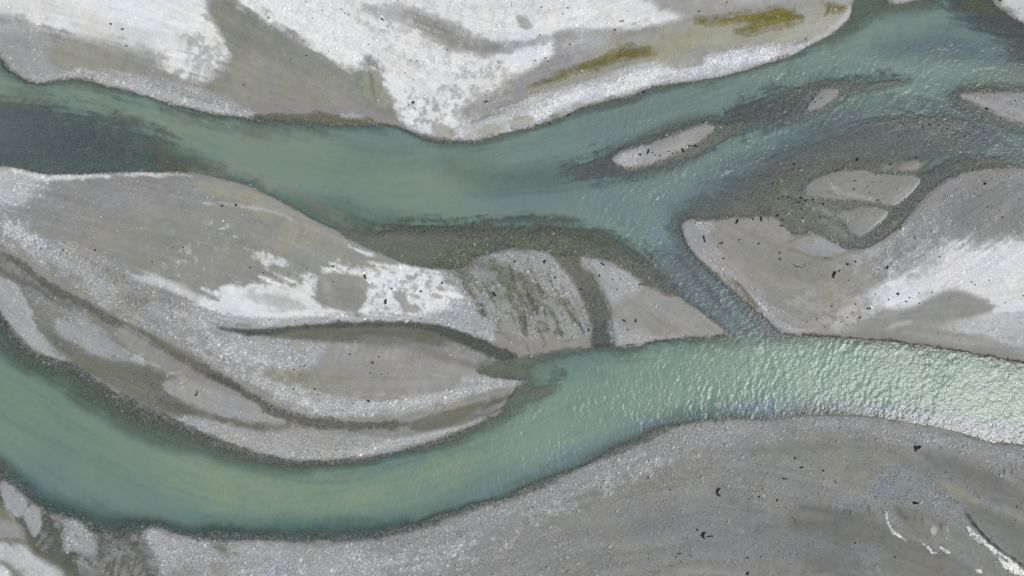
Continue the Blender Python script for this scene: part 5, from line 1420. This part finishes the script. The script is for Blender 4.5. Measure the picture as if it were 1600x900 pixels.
for k, (x, y, l, w_, a) in enumerate(((1216, 311, 4, 3, 0), (1223, 307, 3.4, 2.6, 0), (1232, 307, 4.4, 3.4, 30), (1252, 309, 7.5, 4, -20), (1258, 314, 5, 3.6, 30), (1248, 316, 7, 3, 0), (1262, 312, 3, 2, 30),
        (1270, 312, 5, 3, 0), (1253, 327, 5, 3.4, 20), (1254, 319, 5, 2.6, -30), (1286, 319, 4, 4, 70), (1215, 337, 6, 4.4, 80), (1223, 343, 6, 3, -50), (1232, 337, 5, 2.6, 20), (1238, 334, 3, 2, 0), (1220, 353, 8, 3, 0),
        (1254, 340, 4, 3, 0), (1266, 325, 2.6, 2.2, 0), (1275, 328, 3, 2.2, 0), (1281, 340, 3.4, 2.6, 60), (1288, 339, 3, 2, 0), (1274, 345, 2.4, 2, 0), (1279, 353, 2.4, 2, 0), (1291, 352, 2.6, 2, 0), (1295, 346, 2.2, 2, 0), (1230, 360, 3.4, 2, 0))):
    R(x, y, l, w_, a, DEB.get(k, 'tiny black speck of debris among bigger lumps on the wet gravel shoal'), group=g)
R(1254, 345, 4, 4, 0, 'white stone in the black debris cluster', mat=M_PALE, name='white_stone')
# --- east bar
g = 'driftwood on the broad silt bar'
D(1189, 342, 9, 3.2, 80, 'upright-lying black log at the water line of the broad bar', group=g)
D(1151, 346, 9, 3.4, 65, 'black snag hanging over the upper edge of the broad bar', bend=.8, forks=1, group=g)
R(1176, 343, 3.6, 3.4, 0, 'black stone at the water line left of the upright-lying log')
R(1200, 344, 3.6, 2, 0, 'flat dark stone at the water line right of the upright-lying log')
D(1100, 375, 10, 2.8, -68, 'long-tailed black log near the western tip of the broad bar', bend=.3, root=True, group=g)
D(1126, 380, 7, 2.6, 20, 'bent black stick right of the long-tailed log', bend=.9, forks=1, group=g)
R(1120, 386, 2.8, 2.2, 60, 'tiny stone below the bent black stick')
R(1154, 375, 5, 2, 0, 'flat dark stone on smooth sand right of the bent stick')
R(1184, 381, 4.6, 3.4, 60, 'black stone on smooth sand below the water line logs')
R(1129, 404, 5, 3, 0, 'dark stone lower down near the chute')
R(1217, 395, 4, 3, 50, 'dark stone on bare sand, upper of two')
R(1217, 405, 4.8, 3.4, 0, 'dark stone on bare sand, lower of two')
D(1246, 417, 15, 1.7, -10, 'long straight stick lying on the bare sand', group=g)
D(1239, 414, 5, 1.0, -12, 'thin splinter next to the long straight stick', group=g)
R(1289, 403, 3.4, 2.4, 0, 'small dark stone at the rim of the pale round sand patch')
D(1302, 427, 7, 4.6, 60, 'black stump with a stub beside the round stones', forks=1, root=True, group=g)
D(1310, 423, 4.5, 2.2, 50, 'small stick touching the black stump', group=g)
R(1323, 413, 5, 4.6, 0, 'big round black stone above the stump')
R(1335, 409, 4, 3.6, 0, 'round black stone right of the bigger one above the stump')
R(1324, 438, 3, 2.4, 0, 'tiny dark stone below the round black stones')
D(1384, 418, 7, 3.8, 55, 'black log with a long bent branch at the cobble edge', forks=1, group=g)
D(1391, 411, 8, 1.4, 58, 'thin branch rising from the log at the cobble edge', group=g)
R(1370, 421, 3, 2.4, 0, 'small stone left of the log at the cobble edge')
R(1297, 478, 3.8, 3, 40, 'dark stone alone on sand below the stump')
R(1334, 475, 4, 3, -30, 'dark stone on the pale streaks, upper one')
D(1355, 482, 8, 2.6, -3, 'winged black stick left of the white silt sheet', forks=2, group=g)
R(1341, 496, 4.6, 3.6, -20, 'black stone under the winged stick')
R(1322, 496, 4.6, 2, 0, 'flat dark stone left of the stone under the winged stick')
R(1313, 503, 3, 2.4, 0, 'tiny dark stone on the pale streaks, lower one')
R(1288, 511, 2.6, 2.2, 0, 'tiny dark stone close to the lower channel edge')
R(1400, 459, 5, 4.6, 40, 'big black stone at the tongue of the white silt')
R(1418, 465, 5, 2.4, -10, 'dark flat stone in the white silt beside the big stone')
R(1413, 471, 3.6, 3, 0, 'small dark stone under the flat stone in the white silt')
R(1386, 468, 3.6, 2.6, 70, 'small dark stone left of the big black stone')
R(1366, 460, 4.5, 4, 0, 'pale stone on the sand left of the white silt', mat=M_PALE, name='white_stone')
for x, y in ((1434, 474), (1433, 458), (1453, 457)):
    R(x, y, 3.2, 2, 10, 'tiny dark stone along the grey sand wedge edge', group='tiny stones along the grey sand wedge')
for x, y in ((1541, 438), (1514, 441), (1519, 445), (1567, 473), (1594, 462), (1465, 402)):
    R(x, y, 3, 2.4, 40, 'tiny dark stone scattered on the big white silt sheet of the broad bar', group='tiny stones on the big white silt sheet')
R(1536, 288, 5, 5, 60, 'black stone alone on grey gravel beside the dark side channel')
R(1562, 340, 4, 3.4, 30, 'dark stone on the dark grey gravel at the right')
# --- north bank
g = 'driftwood on the upper silt bank'
D(438, -1, 9, 4, 8, 'dark log cut off by the top edge of the picture', forks=1, group=g)
R(176, 39, 5, 3.8, -30, 'grey stone on white silt, upper one of two')
R(194, 47, 6.4, 3.6, 10, 'grey stone on white silt, lower one of two')
R(200, 73, 4.6, 3, -10, 'faint grey stone at the rim of the white silt')
R(422, 30, 3.4, 3, 0, 'black stone on the edge between brown sand and white silt')
R(480, 89, 3.4, 3.4, 70, 'black stone on the brown sand apron')
R(382, 133, 3, 2.8, 0, 'small stone low on the brown sand apron')
R(480, 5, 2.8, 2.4, 0, 'tiny stone on white silt near the top edge')
R(505, 19, 2.8, 2.4, 0, 'tiny stone on white silt right of the top edge log')
R(490, 31, 3.4, 2, 0, 'flat tiny stone on white silt below the top edge log')
for x, y in ((535, 17), (541, 23), (546, 25)):
    R(x, y, 3.2, 2.4, -10, 'small stone in the trio near the top edge on white silt', group='stone trio on white silt')
D(599, 33, 5.5, 3.4, -50, 'black snag at the start of the grey band in the silt', forks=1, group=g)
R(607, 44, 3, 2.6, 0, 'black stone just below the snag in the silt')
R(623, 3, 3, 3, 0, 'dark stone at the top edge above the grey band')
R(577, 71, 3, 2.6, 0, 'dark stone on white silt left of the grey band')
R(515, 82, 2.8, 2.2, 0, 'tiny stone on the silt above the brown sand')
for x, y in ((727, 3), (643, 96), (647, 126), (634, 115), (652, 97), (620, 60), (700, 80), (760, 150), (663, 155)):
    R(x, y, 2.4, 2.2, 20, 'tiny dark pebble strewn over the middle white silt', group='tiny pebbles on the middle white silt')
D(760, 160, 7, 3, 10, 'small dark driftwood lump on the grey hollow near the beach', forks=1, group=g)
R(646, 161, 7, 4.4, 30, 'grey sandy clod in the lower white silt')
R(846, 14, 4, 2.8, 30, 'black stone right of the oval grey hollow')
R(887, 15, 3.2, 3, 40, 'dark stone on silt, upper of two')
R(879, 24, 3, 2.6, 0, 'dark stone on silt, lower of two')
R(972, 35, 4.6, 3.4, 0, 'big black stone on the upper right silt')
R(968, 36, 3, 2.6, 0, 'small stone touching the big black stone')
R(960, 49, 5.6, 3, 0, 'dark flat stone at the silt edge below the big stone')
R(979, 19, 4.4, 1.4, 0, 'thin flat dark stone above the big black stone')
R(1091, 20, 3.4, 3.2, 0, 'black stone on the sand left of the olive algae')
R(1134, 6, 2.8, 2.6, 0, 'tiny stone at the top edge above the olive algae')
R(844, 57, 3.4, 2.6, 0, 'dark stone at the left end of the grey hollow')
R(890, 71, 3.6, 3.2, 0, 'dark stone in the middle of the grey hollow')
R(852, 92, 4, 2.6, -30, 'dark stone of a pair on white silt, upper')
R(856, 97, 3.6, 2.6, -30, 'dark stone of a pair on white silt, lower')
R(836, 96, 2.6, 2, 0, 'tiny stone left of the pair on white silt')
R(859, 193, 6, 4, 10, 'dark boulder in the water off the cobble beach')
R(838, 196, 9, 3.4, 5, 'low dark rock at the foot of the cobble beach, left of the boulder')
R(888, 180, 8, 3.2, 15, 'dark rock at the point of the cobble beach')
R(1005, 144, 9, 4, 10, 'dark rock in the notch of the cobble beach')
R(1562, 1, 4.6, 4, 0, 'black stone on the white corner at the top right')
